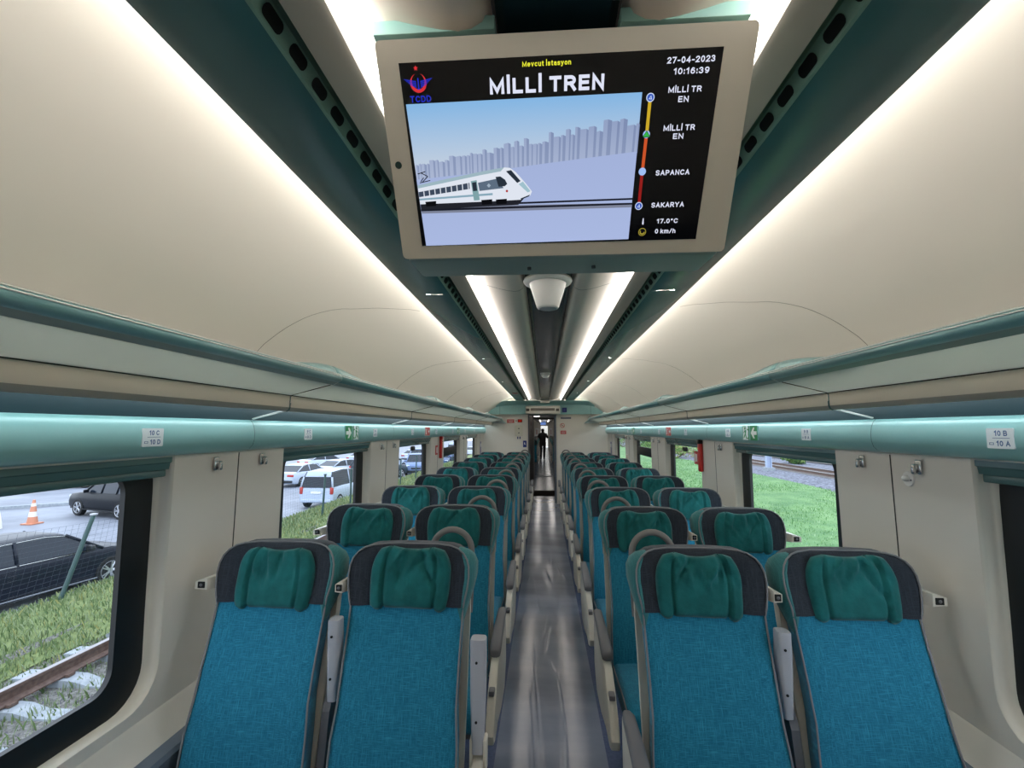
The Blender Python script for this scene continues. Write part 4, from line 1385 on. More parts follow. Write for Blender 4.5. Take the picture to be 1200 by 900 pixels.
    obj('pedestal', bm, GREY_DK, t)
    # reading lamp on the window side
    x = -a * 0.232
    k_ = 0.60 if aisle else 1.0
    bm = new_bm()
    loft(bm, [[(x, 0.175, 1.095), (x, 0.235, 1.095), (x, 0.235, 1.045), (x, 0.175, 1.045)],
              [(x - a * 0.030 * k_, 0.125, 1.090), (x - a * 0.030 * k_, 0.215, 1.092), (x - a * 0.030 * k_, 0.215, 1.048), (x - a * 0.030 * k_, 0.125, 1.048)],
              [(x - a * 0.078 * k_, 0.125, 1.078), (x - a * 0.070 * k_, 0.195, 1.078), (x - a * 0.070 * k_, 0.195, 1.050), (x - a * 0.078 * k_, 0.125, 1.050)]])
    lamp = obj('reading_lamp', bm, IVORY, t)
    bm = new_bm()
    box(bm, (x - a * 0.052 * k_, 0.124, 1.066), (0.028 * (0.8 if aisle else 1), 0.006, 0.024), bev=0.002)
    so = obj('lamp_socket', bm, VOID, lamp)
    bm = new_bm()
    lathe(bm, [(0.0001, 0.119), (0.006, 0.120), (0.008, 0.124)], (x - a * 0.052 * k_, 0, 1.066), 12, axis='Y')
    so2 = obj('lamp_lens', bm, GREY_DK, lamp, smooth=True)
    def arm_up(xc, z0, z1, w):
        y = back_path(0.8) - 0.02
        bm = new_bm()
        secs = []
        for z in (z0, z0 + 0.02, z0 + 0.08, (z0 + z1) / 2, z1 - 0.07, z1 - 0.02, z1 - 0.004, z1):
            f = (z - z0) / (z1 - z0)
            ww = w * (0.72 + 0.28 * min(1, f * 1.6)) * (0.9 if z == z1 else 1)
            yy = back_path(z1) - 0.050
            dp = 0.055 if f < 0.9 else 0.05
            if f < 0.2: dp = 0.035
            prof = rrect(ww / 2, dp / 2, 0.010, 3)
            secs.append([(xc + px, yy + dp / 2 + py - 0.02, z) for px, py in prof])
        loft(bm, secs)
        o = obj('armrest', bm, GREY_PL, t, smooth=True, angle=50)
        bm = new_bm()
        for f in (0.80, 0.28):
            z = z0 + (z1 - z0) * f
            lathe(bm, [(0.0001, -0.002), (0.0045, -0.002), (0.0045, 0.004)], (xc - 0.004, back_path(z1) - 0.071, z), 10, axis='Y')
        obj('pivot_hole', bm, VOID, o)
        return o
    if not aisle:
        # shared middle armrest, folded up between the pair
        arm_up(a * 0.279, 0.69, 0.972, 0.045)
        bm = new_bm()
        prism_x(bm, [(0.0, 0.40), (0.10, 0.40), (0.16, 0.72), (0.10, 0.74), (0.05, 0.66)], a * 0.264 - 0.014, a * 0.264 + 0.014)
        obj('arm_bracket', bm, GREY_DK, t)
    else:
        xp = a * 0.286
        # cream end panel towards the aisle
        bm = new_bm()
        if arm == 'down':
            poly = [(0.10, 0.66), (0.02, 0.635), (-0.20, 0.605), (-0.36, 0.580), (-0.45, 0.52), (-0.53, 0.43), (-0.56, 0.385), (-0.545, 0.345), (-0.50, 0.33), (-0.38, 0.35), (-0.20, 0.30), (0.0, 0.30), (0.10, 0.40)]
        else:
            poly = [(0.10, 0.54), (0.02, 0.52), (-0.06, 0.505), (-0.20, 0.50), (-0.36, 0.50), (-0.45, 0.475), (-0.53, 0.43), (-0.56, 0.385), (-0.545, 0.345), (-0.50, 0.33), (-0.38, 0.35), (-0.20, 0.30), (0.0, 0.30), (0.10, 0.40)]
        prism_x(bm, poly, xp - 0.019, xp + 0.019)
        es = [e for e in bm.edges if abs(e.verts[0].co.x - e.verts[1].co.x) < 1e-5]
        bmesh.ops.bevel(bm, geom=es, offset=0.007, segments=2, affect='EDGES', profile=0.5)
        pn = obj('end_panel', bm, PANELG, t, smooth=True, angle=40)
        bm = new_bm()
        box(bm, (xp + a * 0.0, -0.46, 0.515), (0.026, 0.045, 0.022), bev=0.004)
        obj('latch', bm, GREY_DK, pn, smooth=True, angle=40)
        if arm == 'down':
            bm = new_bm()
            secs = []
            for y, z, w, h in ((0.10, 0.668, 0.030, 0.020), (0.06, 0.672, 0.044, 0.034), (-0.10, 0.658, 0.050, 0.036), (-0.24, 0.640, 0.054, 0.038), (-0.30, 0.628, 0.054, 0.040), (-0.325, 0.618, 0.050, 0.036), (-0.33, 0.612, 0.040, 0.024)):
                secs.append([(xp + px, y, z + pz) for px, pz in rrect(w / 2, h / 2, 0.012, 3)])
            loft(bm, secs)
            obj('armrest', bm, GREY_DK, t, smooth=True, angle=60)
        else:
            arm_up(xp - a * 0.002, 0.545, 0.925, 0.056)
            bm = new_bm()
            for dx in (-0.024, 0.024):
                box(bm, (xp + dx, back_path(0.925) - 0.042, 0.535), (0.012, 0.05, 0.11), bev=0.004)
            obj('arm_fork', bm, IVORY, t, smooth=True, angle=40)
        # grab loop behind the headrest on the aisle corner
        pts = []
        xc = a * 0.135
        for k in range(17):
            ang = PI * k / 16
            pts.append((xc + 0.083 * math.cos(ang), 0.318 + 0.01 * math.sin(ang), 1.165 + 0.083 * math.sin(ang)))
        pts = [(xc + 0.080, 0.285, 0.93), (xc + 0.082, 0.300, 1.00), (xc + 0.083, 0.312, 1.08)] + pts + [(xc - 0.083, 0.312, 1.08), (xc - 0.082, 0.300, 1.00), (xc - 0.080, 0.285, 0.93)]
        tubeo('grab_loop', pts, 0.013, GREY_MID, t, 10)
    return t

protos = {}
rr = random.Random(11)
for s, side in ((-1, 'car-park'), (1, 'lawn')):
    for pos, xx in (('aisle', 0.548), ('window', 1.078)):
        for k in range(9):
            arm = 'up' if (s < 0 and k == 0) else 'down'
            key = (s, pos, arm if pos == 'aisle' else '')
            loc = (xx * s, ROW0 + ROWP * k, 0)
            extra = ''
            if pos == 'aisle':
                extra = ', aisle armrest folded up' if arm == 'up' else ', grey grab loop behind'
            lab = 'blue %s seat in the %s row from the screen, %s side%s' % (pos, ordw[k], side, extra)
            if key not in protos:
                o = protos[key] = make_seat(-s, pos == 'aisle', arm)
                o.location = loc
            else:
                o = dup(protos[key], loc)
            tag(o, lab, 'seat', '%s seats on the %s side' % (pos, side))
            for ch in o.children:
                if ch.name.split('.')[0] == 'pillow':
                    ch.data = PILLOWS[rr.randrange(6)]
                    ch.location.x = rr.uniform(-0.010, 0.010)
                    ch.location.z = 1.098 + rr.uniform(-0.006, 0.008)
                    ch.rotation_euler = (R(-12), R(rr.uniform(-2.0, 2.0)), R(rr.uniform(-2, 2)))
# the next carriage: only its aisle seats can be seen through the doorway
for s, side in ((-1, 'car-park'), (1, 'lawn')):
    for k in range(8):
        dup(protos[(s, 'aisle', 'down')], (0.548 * s, 20.0 + ROWP * 1.6 * k, 0), label='blue aisle seat %s along the next carriage, %s side, seen through the doorway' % (ordw[k], side), group='seats of the next carriage')

# ------------------------------------------------------------------ plastic film runner on the aisle floor
bm = new_bm()
NXF, NYF = 90, 420
rnd = random.Random(2)
wr = []
for k in range(34):
    wr.append((rnd.choice((-0.10, 0.06, 0.10)) + rnd.gauss(0.0, 0.05), rnd.uniform(1.2, 7.5), rnd.uniform(-0.30, 0.10), rnd.uniform(0.003, 0.006), rnd.uniform(0.06, 0.22), rnd.uniform(0.002, 0.005)))
for wy in (1.9, 2.5, 3.1):
    wr.append((-0.075, wy, -0.06, 0.005, 0.45, 0.005))
grid = []
ys = [Y0 + 0.1 + (11.65 - Y0 - 0.1) * j / NYF for j in range(NYF + 1)]
for y in ys:
    row = []
    for i in range(NXF + 1):
        x = -0.285 + 0.57 * i / NXF
        z = 0.0035 + 0.0006 * math.sin(2.1 * y + 3 * x) * math.sin(7 * x)
        for wx, wy, sl, wd, ln, am in wr:
            if abs(y - wy) < ln * 2:
                dx = x - wx - sl * (y - wy)
                if abs(dx) < wd * 3:
                    z += am * math.exp(-(dx / wd) ** 2 - ((y - wy) / ln) ** 2)
        row.append(bm.verts.new((x, y, z)))
    grid.append(row)
for a, b in zip(grid, grid[1:]):
    for i in range(NXF):
        bm.faces.new((a[i], a[i + 1], b[i + 1], b[i]))
o = obj('floor_runner', bm, FILM, None, smooth=True)
tag(o, 'wrinkled clear plastic film runner along the whole aisle floor', 'floor cover')
t = thing('door_mat', 'dark ribbed mat set in the vestibule floor beyond the aisle', 'mat', (-0.02, 12.75, 0.0))
bm = new_bm()
box(bm, (0, 0, 0.006), (0.58, 0.95, 0.012))
obj('mat_base', bm, mat('mat_dark', '#201a18', 0.9), t)
bm = new_bm()
for k in range(18):
    box(bm, (0, -0.44 + 0.052 * k, 0.014), (0.55, 0.014, 0.006))
obj('mat_ribs', bm, mat('mat_rib', '#37302c', 0.9), t)

# ------------------------------------------------------------------ person in the next carriage
def skin(name, nodes, links, m, parent, sub=2):
    me = bpy.data.meshes.new(name)
    idx = {k: i for i, k in enumerate(nodes)}
    me.from_pydata([Vector(v[0]) for v in nodes.values()], [(idx[a], idx[b]) for a, b in links], [])
    o = bpy.data.objects.new(name, me)
    COL.objects.link(o)
    me.materials.append(m)
    md = o.modifiers.new('skin', 'SKIN')
    md.use_smooth_shade = True
    sv = me.skin_vertices[0].data
    for i, v in enumerate(nodes.values()):
        r = v[1]
        sv[i].radius = r if isinstance(r, tuple) else (r, r)
        sv[i].use_root = (i == 0)
    sb = o.modifiers.new('sub', 'SUBSURF')
    sb.levels = sub
    sb.render_levels = sub
    o.parent = parent
    return o

CLOTH = mat('black_cloth', '#15161a', 0.85)
SKINM = mat('skin', '#b98d74', 0.5)
HAIR = mat('dark_hair', '#1a1512', 0.7)
pr = thing('person', 'person in black clothes standing in the next carriage, raising a phone to take a photo', 'person', (-0.10, 26.5, 0))
body = {
    'pelvis': ((0, 0, 0.93), (0.155, 0.11)), 'waist': ((0, 0, 1.08), (0.145, 0.10)), 'chest': ((0, 0.0, 1.27), (0.165, 0.115)), 'shl': ((0, 0.0, 1.40), (0.15, 0.09)), 'neck': ((0, 0.0, 1.48), 0.060), 'head0': ((0, 0.012, 1.56), (0.070, 0.085)), 'head1': ((0, 0.015, 1.65), (0.076, 0.095)), 'head2': ((0, 0.01, 1.70), (0.055, 0.07)),
    'lh': ((-0.09, 0, 0.86), 0.088), 'lk': ((-0.095, 0.012, 0.49), 0.062), 'lc': ((-0.098, -0.012, 0.34), 0.056), 'la': ((-0.10, -0.01, 0.09), 0.040), 'lt': ((-0.115, 0.13, 0.035), 0.035),
    'rh': ((0.09, 0, 0.86), 0.088), 'rk': ((0.085, 0.015, 0.49), 0.062), 'rc': ((0.08, -0.01, 0.34), 0.056), 'ra': ((0.075, -0.01, 0.09), 0.040), 'rt': ((0.10, 0.13, 0.035), 0.035),
    'ls': ((-0.185, 0, 1.385), 0.060), 'le': ((-0.240, 0.09, 1.15), 0.045), 'lw': ((-0.075, 0.27, 1.40), 0.030),
    'rs': ((0.185, 0, 1.385), 0.060), 're': ((0.285, 0.09, 1.18), 0.045), 'rw': ((0.095, 0.27, 1.41), 0.030)}
links = [('pelvis', 'waist'), ('waist', 'chest'), ('chest', 'shl'), ('shl', 'neck'), ('neck', 'head0'), ('head0', 'head1'), ('head1', 'head2'),
         ('pelvis', 'lh'), ('lh', 'lk'), ('lk', 'lc'), ('lc', 'la'), ('la', 'lt'), ('pelvis', 'rh'), ('rh', 'rk'), ('rk', 'rc'), ('rc', 'ra'), ('ra', 'rt'),
         ('shl', 'ls'), ('ls', 'le'), ('le', 'lw'), ('shl', 'rs'), ('rs', 're'), ('re', 'rw')]
skin('body', body, links, SKINM, pr)
def grown(keys, f, lk):
    n = {}
    for k in keys:
        p, r = body[k]
        n[k] = (p, tuple(q * f + 0.006 for q in r) if isinstance(r, tuple) else r * f + 0.006)
    return n, [l for l in links if l[0] in n and l[1] in n]
n, l = grown(('pelvis', 'waist', 'chest', 'shl', 'neck', 'ls', 'le', 'lw', 'rs', 're', 'rw'), 1.22, None)
n['collar'] = ((0, 0, 1.535), 0.082)
l.append(('neck', 'collar'))
skin('jacket', n, l, CLOTH, pr)
n, l = grown(('pelvis', 'waist', 'lh', 'lk', 'lc', 'la', 'rh', 'rk', 'rc', 'ra'), 1.20, None)
skin('trousers', n, l, CLOTH, pr)
for s, a_, t_ in ((-1, 'la', 'lt'), (1, 'ra', 'rt')):
    p0, p1 = Vector(body[a_][0]), Vector(body[t_][0])
    nd = {'ankle': ((p0.x, p0.y, 0.14), 0.050), 'heel': ((p0.x, p0.y - 0.01, 0.055), 0.052), 'mid': ((p0.x + (p1.x - p0.x) * 0.5, 0.06, 0.048), 0.046), 'toe': ((p1.x, 0.15, 0.038), 0.038)}
    skin('shoe', nd, [('ankle', 'heel'), ('heel', 'mid'), ('mid', 'toe')], mat('shoe_black', '#0d0d0e', 0.4), pr)
nd = {'crown': ((0, 0.0, 1.69), (0.096, 0.105)), 'back': ((0, -0.035, 1.63), (0.098, 0.085)), 'nape': ((0, -0.025, 1.50), (0.092, 0.075))}
skin('hair', nd, [('crown', 'back'), ('back', 'nape')], HAIR, pr)
for s in (-1, 1):
    w = Vector(body['lw' if s < 0 else 'rw'][0])
    base = w + Vector((0.0, 0.03, 0.05))
    nd = {'wrist': (tuple(w), 0.026), 'palm': (tuple(base), (0.034, 0.018))}
    lk = [('wrist', 'palm')]
    for q in range(4):
        b = base + Vector((-s * 0.012, 0.016 - 0.011 * q, 0.035))
        m1 = b + Vector((-s * 0.022, 0.006, 0.022 - 0.004 * q))
        e1 = m1 + Vector((-s * 0.026, 0.004, 0.004))
        nd['f%d' % q] = (tuple(b), 0.009); nd['g%d' % q] = (tuple(m1), 0.008); nd['h%d' % q] = (tuple(e1), 0.007)
        lk += [('palm', 'f%d' % q), ('f%d' % q, 'g%d' % q), ('g%d' % q, 'h%d' % q)]
    nd['t0'] = (tuple(base + Vector((-s * 0.028, -0.012, 0.0))), 0.010)
    nd['t1'] = (tuple(base + Vector((-s * 0.052, -0.006, 0.018))), 0.008)
    lk += [('palm', 't0'), ('t0', 't1')]
    skin('hand', nd, lk, SKINM, pr, 1)
# face, looking away towards the phone
bm = new_bm()
loft(bm, [[(x, 0.098 + 0.0, 1.60 + z) for x, z in rrect(0.010, 0.006, 0.004, 2)], [(x * 0.8, 0.122, 1.594 + z) for x, z in rrect(0.010, 0.006, 0.004, 2)], [(x * 0.4, 0.105, 1.632 + z) for x, z in rrect(0.010, 0.004, 0.003, 2)]])
obj('nose', bm, SKINM, pr, smooth=True)
for s in (-1, 1):
    bm = new_bm()
    bmesh.ops.create_uvsphere(bm, u_segments=10, v_segments=8, radius=0.011, matrix=Matrix.Translation((0.032 * s, 0.100, 1.632)))
    obj('eye', bm, HAIR, pr, smooth=True)
    bm = new_bm()
    bmesh.ops.create_uvsphere(bm, u_segments=10, v_segments=8, radius=0.026, matrix=Matrix.Translation((0.080 * s, 0.005, 1.615)) @ Matrix.Diagonal((0.35, 0.7, 1.2, 1)))
    obj('ear', bm, SKINM, pr, smooth=True)
bxo('mouth', (0, 0.104, 1.565), (0.045, 0.008, 0.009), mat('lips', '#8f5a50', 0.5), pr, bev=0.003)
ph = thing('phone', 'black phone held up in the standing person\'s raised hands', 'phone', (-0.10 + 0.01, 26.5 + 0.325, 1.485))
bxo('case', (0, 0, 0), (0.165, 0.012, 0.08), BLACK, ph, bev=0.004)
bxo('display', (0, -0.0065, 0), (0.15, 0.002, 0.070), emit('phone_screen', '#5a6a80', 0.6), ph)

# ------------------------------------------------------------------ outside: ground on the car-park side
ZR = -1.22       # track level
ZL = -2.2        # car park level
GRASSY = mat('weedy_bank', '#5f7040', 0.95, noise=(5, '#7d8a58'), bump=(30, 0.6, 0.03))
BALLAST = mat('ballast', '#5e5c58', 0.95, noise=(28, '#8d8b88'), bump=(26, 1.0, 0.05))
ASPHALT = mat('asphalt', '#6f7480', 0.6, noise=(0.6, '#868b97'), bump=(60, 0.2, 0.01))
LAWN = mat('lawn', '#507848', 0.95, noise=(1.1, '#6f945c'), bump=(40, 0.6, 0.03))
bm = new_bm()
loft(bm, [[(x, y, z) for x, z in ((-1.6, ZR - 0.1), (-3.4, ZR - 0.09), (-6.5, ZR - 0.08), (-6.9, ZR + 0.02))] for y in (-8, 90)], caps=False, closed=False)
struct(obj('ground_track', bm, BALLAST))
bm = new_bm()
rnd = random.Random(8)
rows = []
for j in range(99):
    y = -8 + j
    rows.append([(x + rnd.uniform(-0.06, 0.06), y, z + rnd.uniform(-0.03, 0.03)) for x, z in ((-6.4, ZR - 0.08), (-6.9, ZR + 0.02), (-7.4, ZR + 0.08), (-7.9, ZR + 0.10), (-8.35, ZR + 0.02), (-9.0, ZL + 0.35), (-9.7, ZL - 0.02))])
loft(bm, rows, caps=False, closed=False)
struct(obj('ground_bank', bm, GRASSY, smooth=True))
bm = new_bm()
bm.faces.new([bm.verts.new(p) for p in ((-9.3, -10, ZL), (-110, -10, ZL), (-110, 160, ZL), (-9.3, 160, ZL))])
struct(obj('ground_car_park', bm, ASPHALT))

def grass(name, n, xr, yr, zf, h, cols, seed, label, near=None):
    """one mass of blades"""
    rnd = random.Random(seed)
    vs, fs, mi = [], [], []
    for k in range(n):
        x = rnd.uniform(*xr)
        f = rnd.random()
        y = yr[0] + (yr[1] - yr[0]) * (f ** (near or 1.0))
        z = zf(x)
        hh = h * rnd.uniform(0.4, 1.3) * (1.0 + 0.05 * (y - yr[0]) * 0)
        a = rnd.uniform(0, PI)
        w = 0.005 + 0.005 * rnd.random() + 0.0006 * max(0, y - 6)
        dx, dy = math.cos(a) * w, math.sin(a) * w
        lx, ly = rnd.uniform(-0.6, 0.6) * hh, rnd.uniform(-0.6, 0.6) * hh
        b = len(vs)
        vs += [(x - dx, y - dy, z - 0.02), (x + dx, y + dy, z - 0.02), (x + lx * 0.5 + dx * 0.6, y + ly * 0.5 + dy * 0.6, z + hh * 0.65), (x + lx, y + ly, z + hh)]
        fs += [(b, b + 1, b + 2), (b, b + 2, b + 3)]
        m_ = rnd.randrange(len(cols))
        mi += [m_, m_]
    me = bpy.data.meshes.new(name)
    me.from_pydata(vs, [], fs)
    for c in cols:
        me.materials.append(c)
    me.polygons.foreach_set('material_index', mi)
    o = bpy.data.objects.new(name, me)
    COL.objects.link(o)
    return tag(o, label, 'grass', kind='stuff')

G1 = mat('blade_green', '#5f7448', 0.9)
G2 = mat('blade_olive', '#74845a', 0.9)
G3 = mat('blade_pale', '#8f9c78', 0.9)
G4 = mat('blade_yellow', '#9a9a62', 0.9)
def zbank(x):
    pts = [(-6.4, ZR - 0.08), (-6.9, ZR + 0.02), (-7.4, ZR + 0.08), (-7.9, ZR + 0.10), (-8.35, ZR + 0.02), (-9.0, ZL + 0.35)]
    for (xa, za), (xb, zb) in zip(pts, pts[1:]):
        if xb <= x <= xa:
            return za + (zb - za) * (x - xa) / (xb - xa)
    return ZR - 0.08
grass('bank_grass', 42000, (-8.6, -6.1), (2.0, 40.0), zbank, 0.095, [G1, G1, G1, G2, G2, G3, G3, G4], 5, 'weedy olive-green grass on the bank between the track and the wire fence', near=1.8)
grass('track_weeds', 9000, (-6.2, -3.6), (2.0, 12.0), lambda x: ZR - 0.10, 0.11, [G1, G2, G3], 6, 'sparse weeds growing between the concrete sleepers')
# loose ballast stones near the window
vs, fs = [], []
rnd = random.Random(9)
for k in range(2600):
    x, y = rnd.uniform(-6.6, -3.4), rnd.uniform(2.5, 14)
    r = rnd.uniform(0.018, 0.042)
    b = len(vs)
    z = ZR - 0.105
    vs += [(x + r * math.cos(q * 2.1 + k), y + r * math.sin(q * 2.1 + k), z + rnd.uniform(-0.01, 0.02)) for q in range(3)] + [(x + rnd.uniform(-0.3, 0.3) * r, y, z + r * 1.2)]
    fs += [(b, b + 1, b + 3), (b + 1, b + 2, b + 3), (b + 2, b, b + 3)]
me = bpy.data.meshes.new('ballast_stones')
me.from_pydata(vs, [], fs)
me.materials.append(mat('stone', '#77757a', 0.9))
o = bpy.data.objects.new('ballast_stones', me)
COL.objects.link(o)
tag(o, 'grey broken stone lying around the near track', 'gravel', kind='stuff')

RAILM = mat('rusty_rail', '#5a443c', 0.55, noise=(20, '#6f5a50'))
RAILT = mat('rail_head', '#8f8a8c', 0.35, metal=0.6)
def rail_prof(h=0.16):
    return [(-0.07, 0), (0.07, 0), (0.07, 0.015), (0.012, 0.04), (0.012, h - 0.04), (0.036, h - 0.028), (0.036, h), (-0.036, h), (-0.036, h - 0.028), (-0.012, h - 0.04), (-0.012, 0.04), (-0.07, 0.015)]
def rail(x, z, y0, y1, label, group):
    t = thing('rail', label, 'rail', (x, 0, z), group=group)
    bm = new_bm()
    prism_y(bm, rail_prof(), y0, y1)
    obj('web', bm, RAILM, t)
    bxo('running_top', (0, (y0 + y1) / 2, 0.161), (0.066, y1 - y0, 0.004), RAILT, t)
for x, nm in ((-5.72, 'farther'), (-4.28, 'nearer')):
    rail(x, ZR - 0.0, -6, 80, '%s rusty rail of the track below the car-park windows' % nm, 'rails of the near track')
CONC = mat('concrete_sleeper', '#8d949c', 0.8, noise=(12, '#a2a8ae'))
for k in range(18):
    y = 1.86 + 0.62 * k
    t = thing('sleeper', 'pale concrete sleeper under the rusty rails, number %d of the row from the nearest window' % (k + 1), 'sleeper', (-5.0, y, ZR - 0.157), group='sleepers of the near track')
    bm = new_bm()
    secs = []
    for x, h, w in ((-1.30, 0.10, 0.12), (-1.25, 0.15, 0.14), (-0.95, 0.155, 0.14), (-0.5, 0.14, 0.13), (-0.3, 0.09, 0.12), (0.3, 0.09, 0.12), (0.5, 0.14, 0.13), (0.95, 0.155, 0.14), (1.25, 0.15, 0.14), (1.30, 0.10, 0.12)):
        secs.append([(x, -w, 0), (x, w, 0), (x, w * 0.8, h), (x, -w * 0.8, h)])
    loft(bm, secs)
    obj('beam', bm, CONC, t)
    bm = new_bm()
    for x in (-0.72, 0.72):
        for dx in (-0.09, 0.09):
            box(bm, (x + dx, 0, 0.165), (0.05, 0.09, 0.03))
    obj('rail_clips', bm, RAILM, t)

# wire fence along the bank
FENCE = mat('fence_green', '#2f4a48', 0.5)
WIRE = mat('fence_wire', '#333c48', 0.6)
posts = [(-8.2, 1.9), (-8.1, 4.7), (-8.0, 7.64), (-7.75, 10.3), (-7.5, 12.95), (-7.32, 15.6), (-7.32, 17.9), (-7.32, 21.2), (-7.32, 24.2), (-7.32, 27.1), (-7.32, 30.4), (-7.32, 34), (-7.32, 38)]
fence = thing('wire_fence', 'dark green posts with sagging wire mesh between the bank and the car park', 'fence', (0, 0, 0))
for i, (x, y) in enumerate(posts):
    lean = 0.48 if i == 2 else (0.08 if i % 2 else -0.05)
    z0 = ZR + 0.02
    bm = new_bm()
    d = Vector((0.02, lean, 1.36))
    tube(bm, [Vector((x, y, z0)), Vector((x, y, z0)) + d], 0.034, 8)
    o = obj('post', bm, FENCE, fence, smooth=True, angle=50)
    bm = new_bm()
    p = Vector((x, y, z0)) + d
    box(bm, p + Vector((0, 0, 0.012)), (0.085, 0.085, 0.03), bev=0.006)
    obj('post_cap', bm, GREY_PL if i == 2 else FENCE, o, smooth=True, angle=40)
def fx(y):
    for (xa, ya), (xb, yb) in zip(posts, posts[1:]):
        if ya <= y <= yb:
            return xa + (xb - xa) * (y - ya) / (yb - ya)
    return posts[-1][0]
bm = new_bm()
def fence_pt(y, z):
    f = (z - ZR) / 1.3
    bow = 0.06 * math.sin(2.2 * y) * f
    sag = 0.05 * math.sin(1.3 * y + 0.5) * f
    lean = 0.30 * math.exp(-((y - 7.6) / 1.6) ** 2) * f
    return Vector((fx(y) - 0.03 + bow * 0.5, y + lean, z + sag))
ym, yM = 1.9, 20.0
nz_ = 17
for i in range(nz_):
    z = ZR + 0.05 + 1.25 * i / (nz_ - 1)
    tube(bm, [fence_pt(ym + (yM - ym) * k / 60, z) for k in range(61)], 0.0015, 3, caps=False)
y = ym
while y < yM:
    tube(bm, [fence_pt(y, ZR + 0.05 + 1.25 * q / 6) for q in range(7)], 0.0015, 3, caps=False)
    y += 0.115
o = obj('wire_mesh', bm, WIRE, fence)

# ------------------------------------------------------------------ vehicles
TYRE = mat('tyre', '#17181a', 0.8)
RIM = mat('alloy_rim', '#b9bcc2', 0.3, metal=0.7)
def paint(c):
    return mat('paint_' + c.strip('#'), c, 0.35, spec=0.22)
TAIL = mat('tail_lamp', '#b03a34', 0.2)
HEAD = mat('head_lamp', '#cfd8e2', 0.1)
DARKTRIM = mat('dark_trim', '#23262a', 0.5)
SHAPES = {
    # (x along the car as a fraction of length from the tail, height of body top, half-width factor); greenhouse side outline (x fraction, z)
    'sedan': dict(L=4.85, W=1.84, H=1.44, body=[(0.0, 0.62, 0.80, 0.34), (0.015, 0.92, 0.90, 0.28), (0.06, 1.0, 0.96, 0.22), (0.20, 1.01, 1.0, 0.20), (0.5, 0.98, 1.0, 0.19), (0.72, 0.96, 1.0, 0.19), (0.80, 0.94, 0.98, 0.20), (0.93, 0.82, 0.93, 0.22), (0.985, 0.70, 0.84, 0.27), (1.0, 0.55, 0.75, 0.32)],
                  gh=[(0.10, 1.0), (0.26, 1.36), (0.36, 1.43), (0.52, 1.44), (0.60, 1.39), (0.755, 0.95)], wheels=(0.195, 0.79), r=0.335),
    'suv': dict(L=4.65, W=1.90, H=1.72, body=[(0.0, 0.60, 0.82, 0.40), (0.012, 1.02, 0.93, 0.34), (0.05, 1.08, 0.98, 0.28), (0.25, 1.10, 1.0, 0.26), (0.55, 1.08, 1.0, 0.26), (0.74, 1.06, 1.0, 0.26), (0.80, 1.05, 0.98, 0.27), (0.95, 0.96, 0.94, 0.30), (0.99, 0.82, 0.88, 0.34), (1.0, 0.60, 0.80, 0.38)],
                gh=[(0.015, 1.06), (0.07, 1.50), (0.14, 1.68), (0.40, 1.72), (0.56, 1.66), (0.74, 1.07)], wheels=(0.19, 0.80), r=0.37),
    'van': dict(L=4.25, W=1.78, H=1.84, body=[(0.0, 0.55, 0.86, 0.36), (0.010, 0.98, 0.97, 0.32), (0.03, 1.06, 0.99, 0.28), (0.30, 1.08, 1.0, 0.24), (0.60, 1.06, 1.0, 0.24), (0.78, 1.02, 1.0, 0.24), (0.86, 0.98, 0.97, 0.25), (0.96, 0.86, 0.92, 0.28), (0.99, 0.74, 0.86, 0.32), (1.0, 0.55, 0.78, 0.36)],
                gh=[(0.012, 1.04), (0.035, 1.55), (0.07, 1.78), (0.35, 1.84), (0.58, 1.78), (0.66, 1.68), (0.83, 1.0)], wheels=(0.17, 0.81), r=0.33),
}
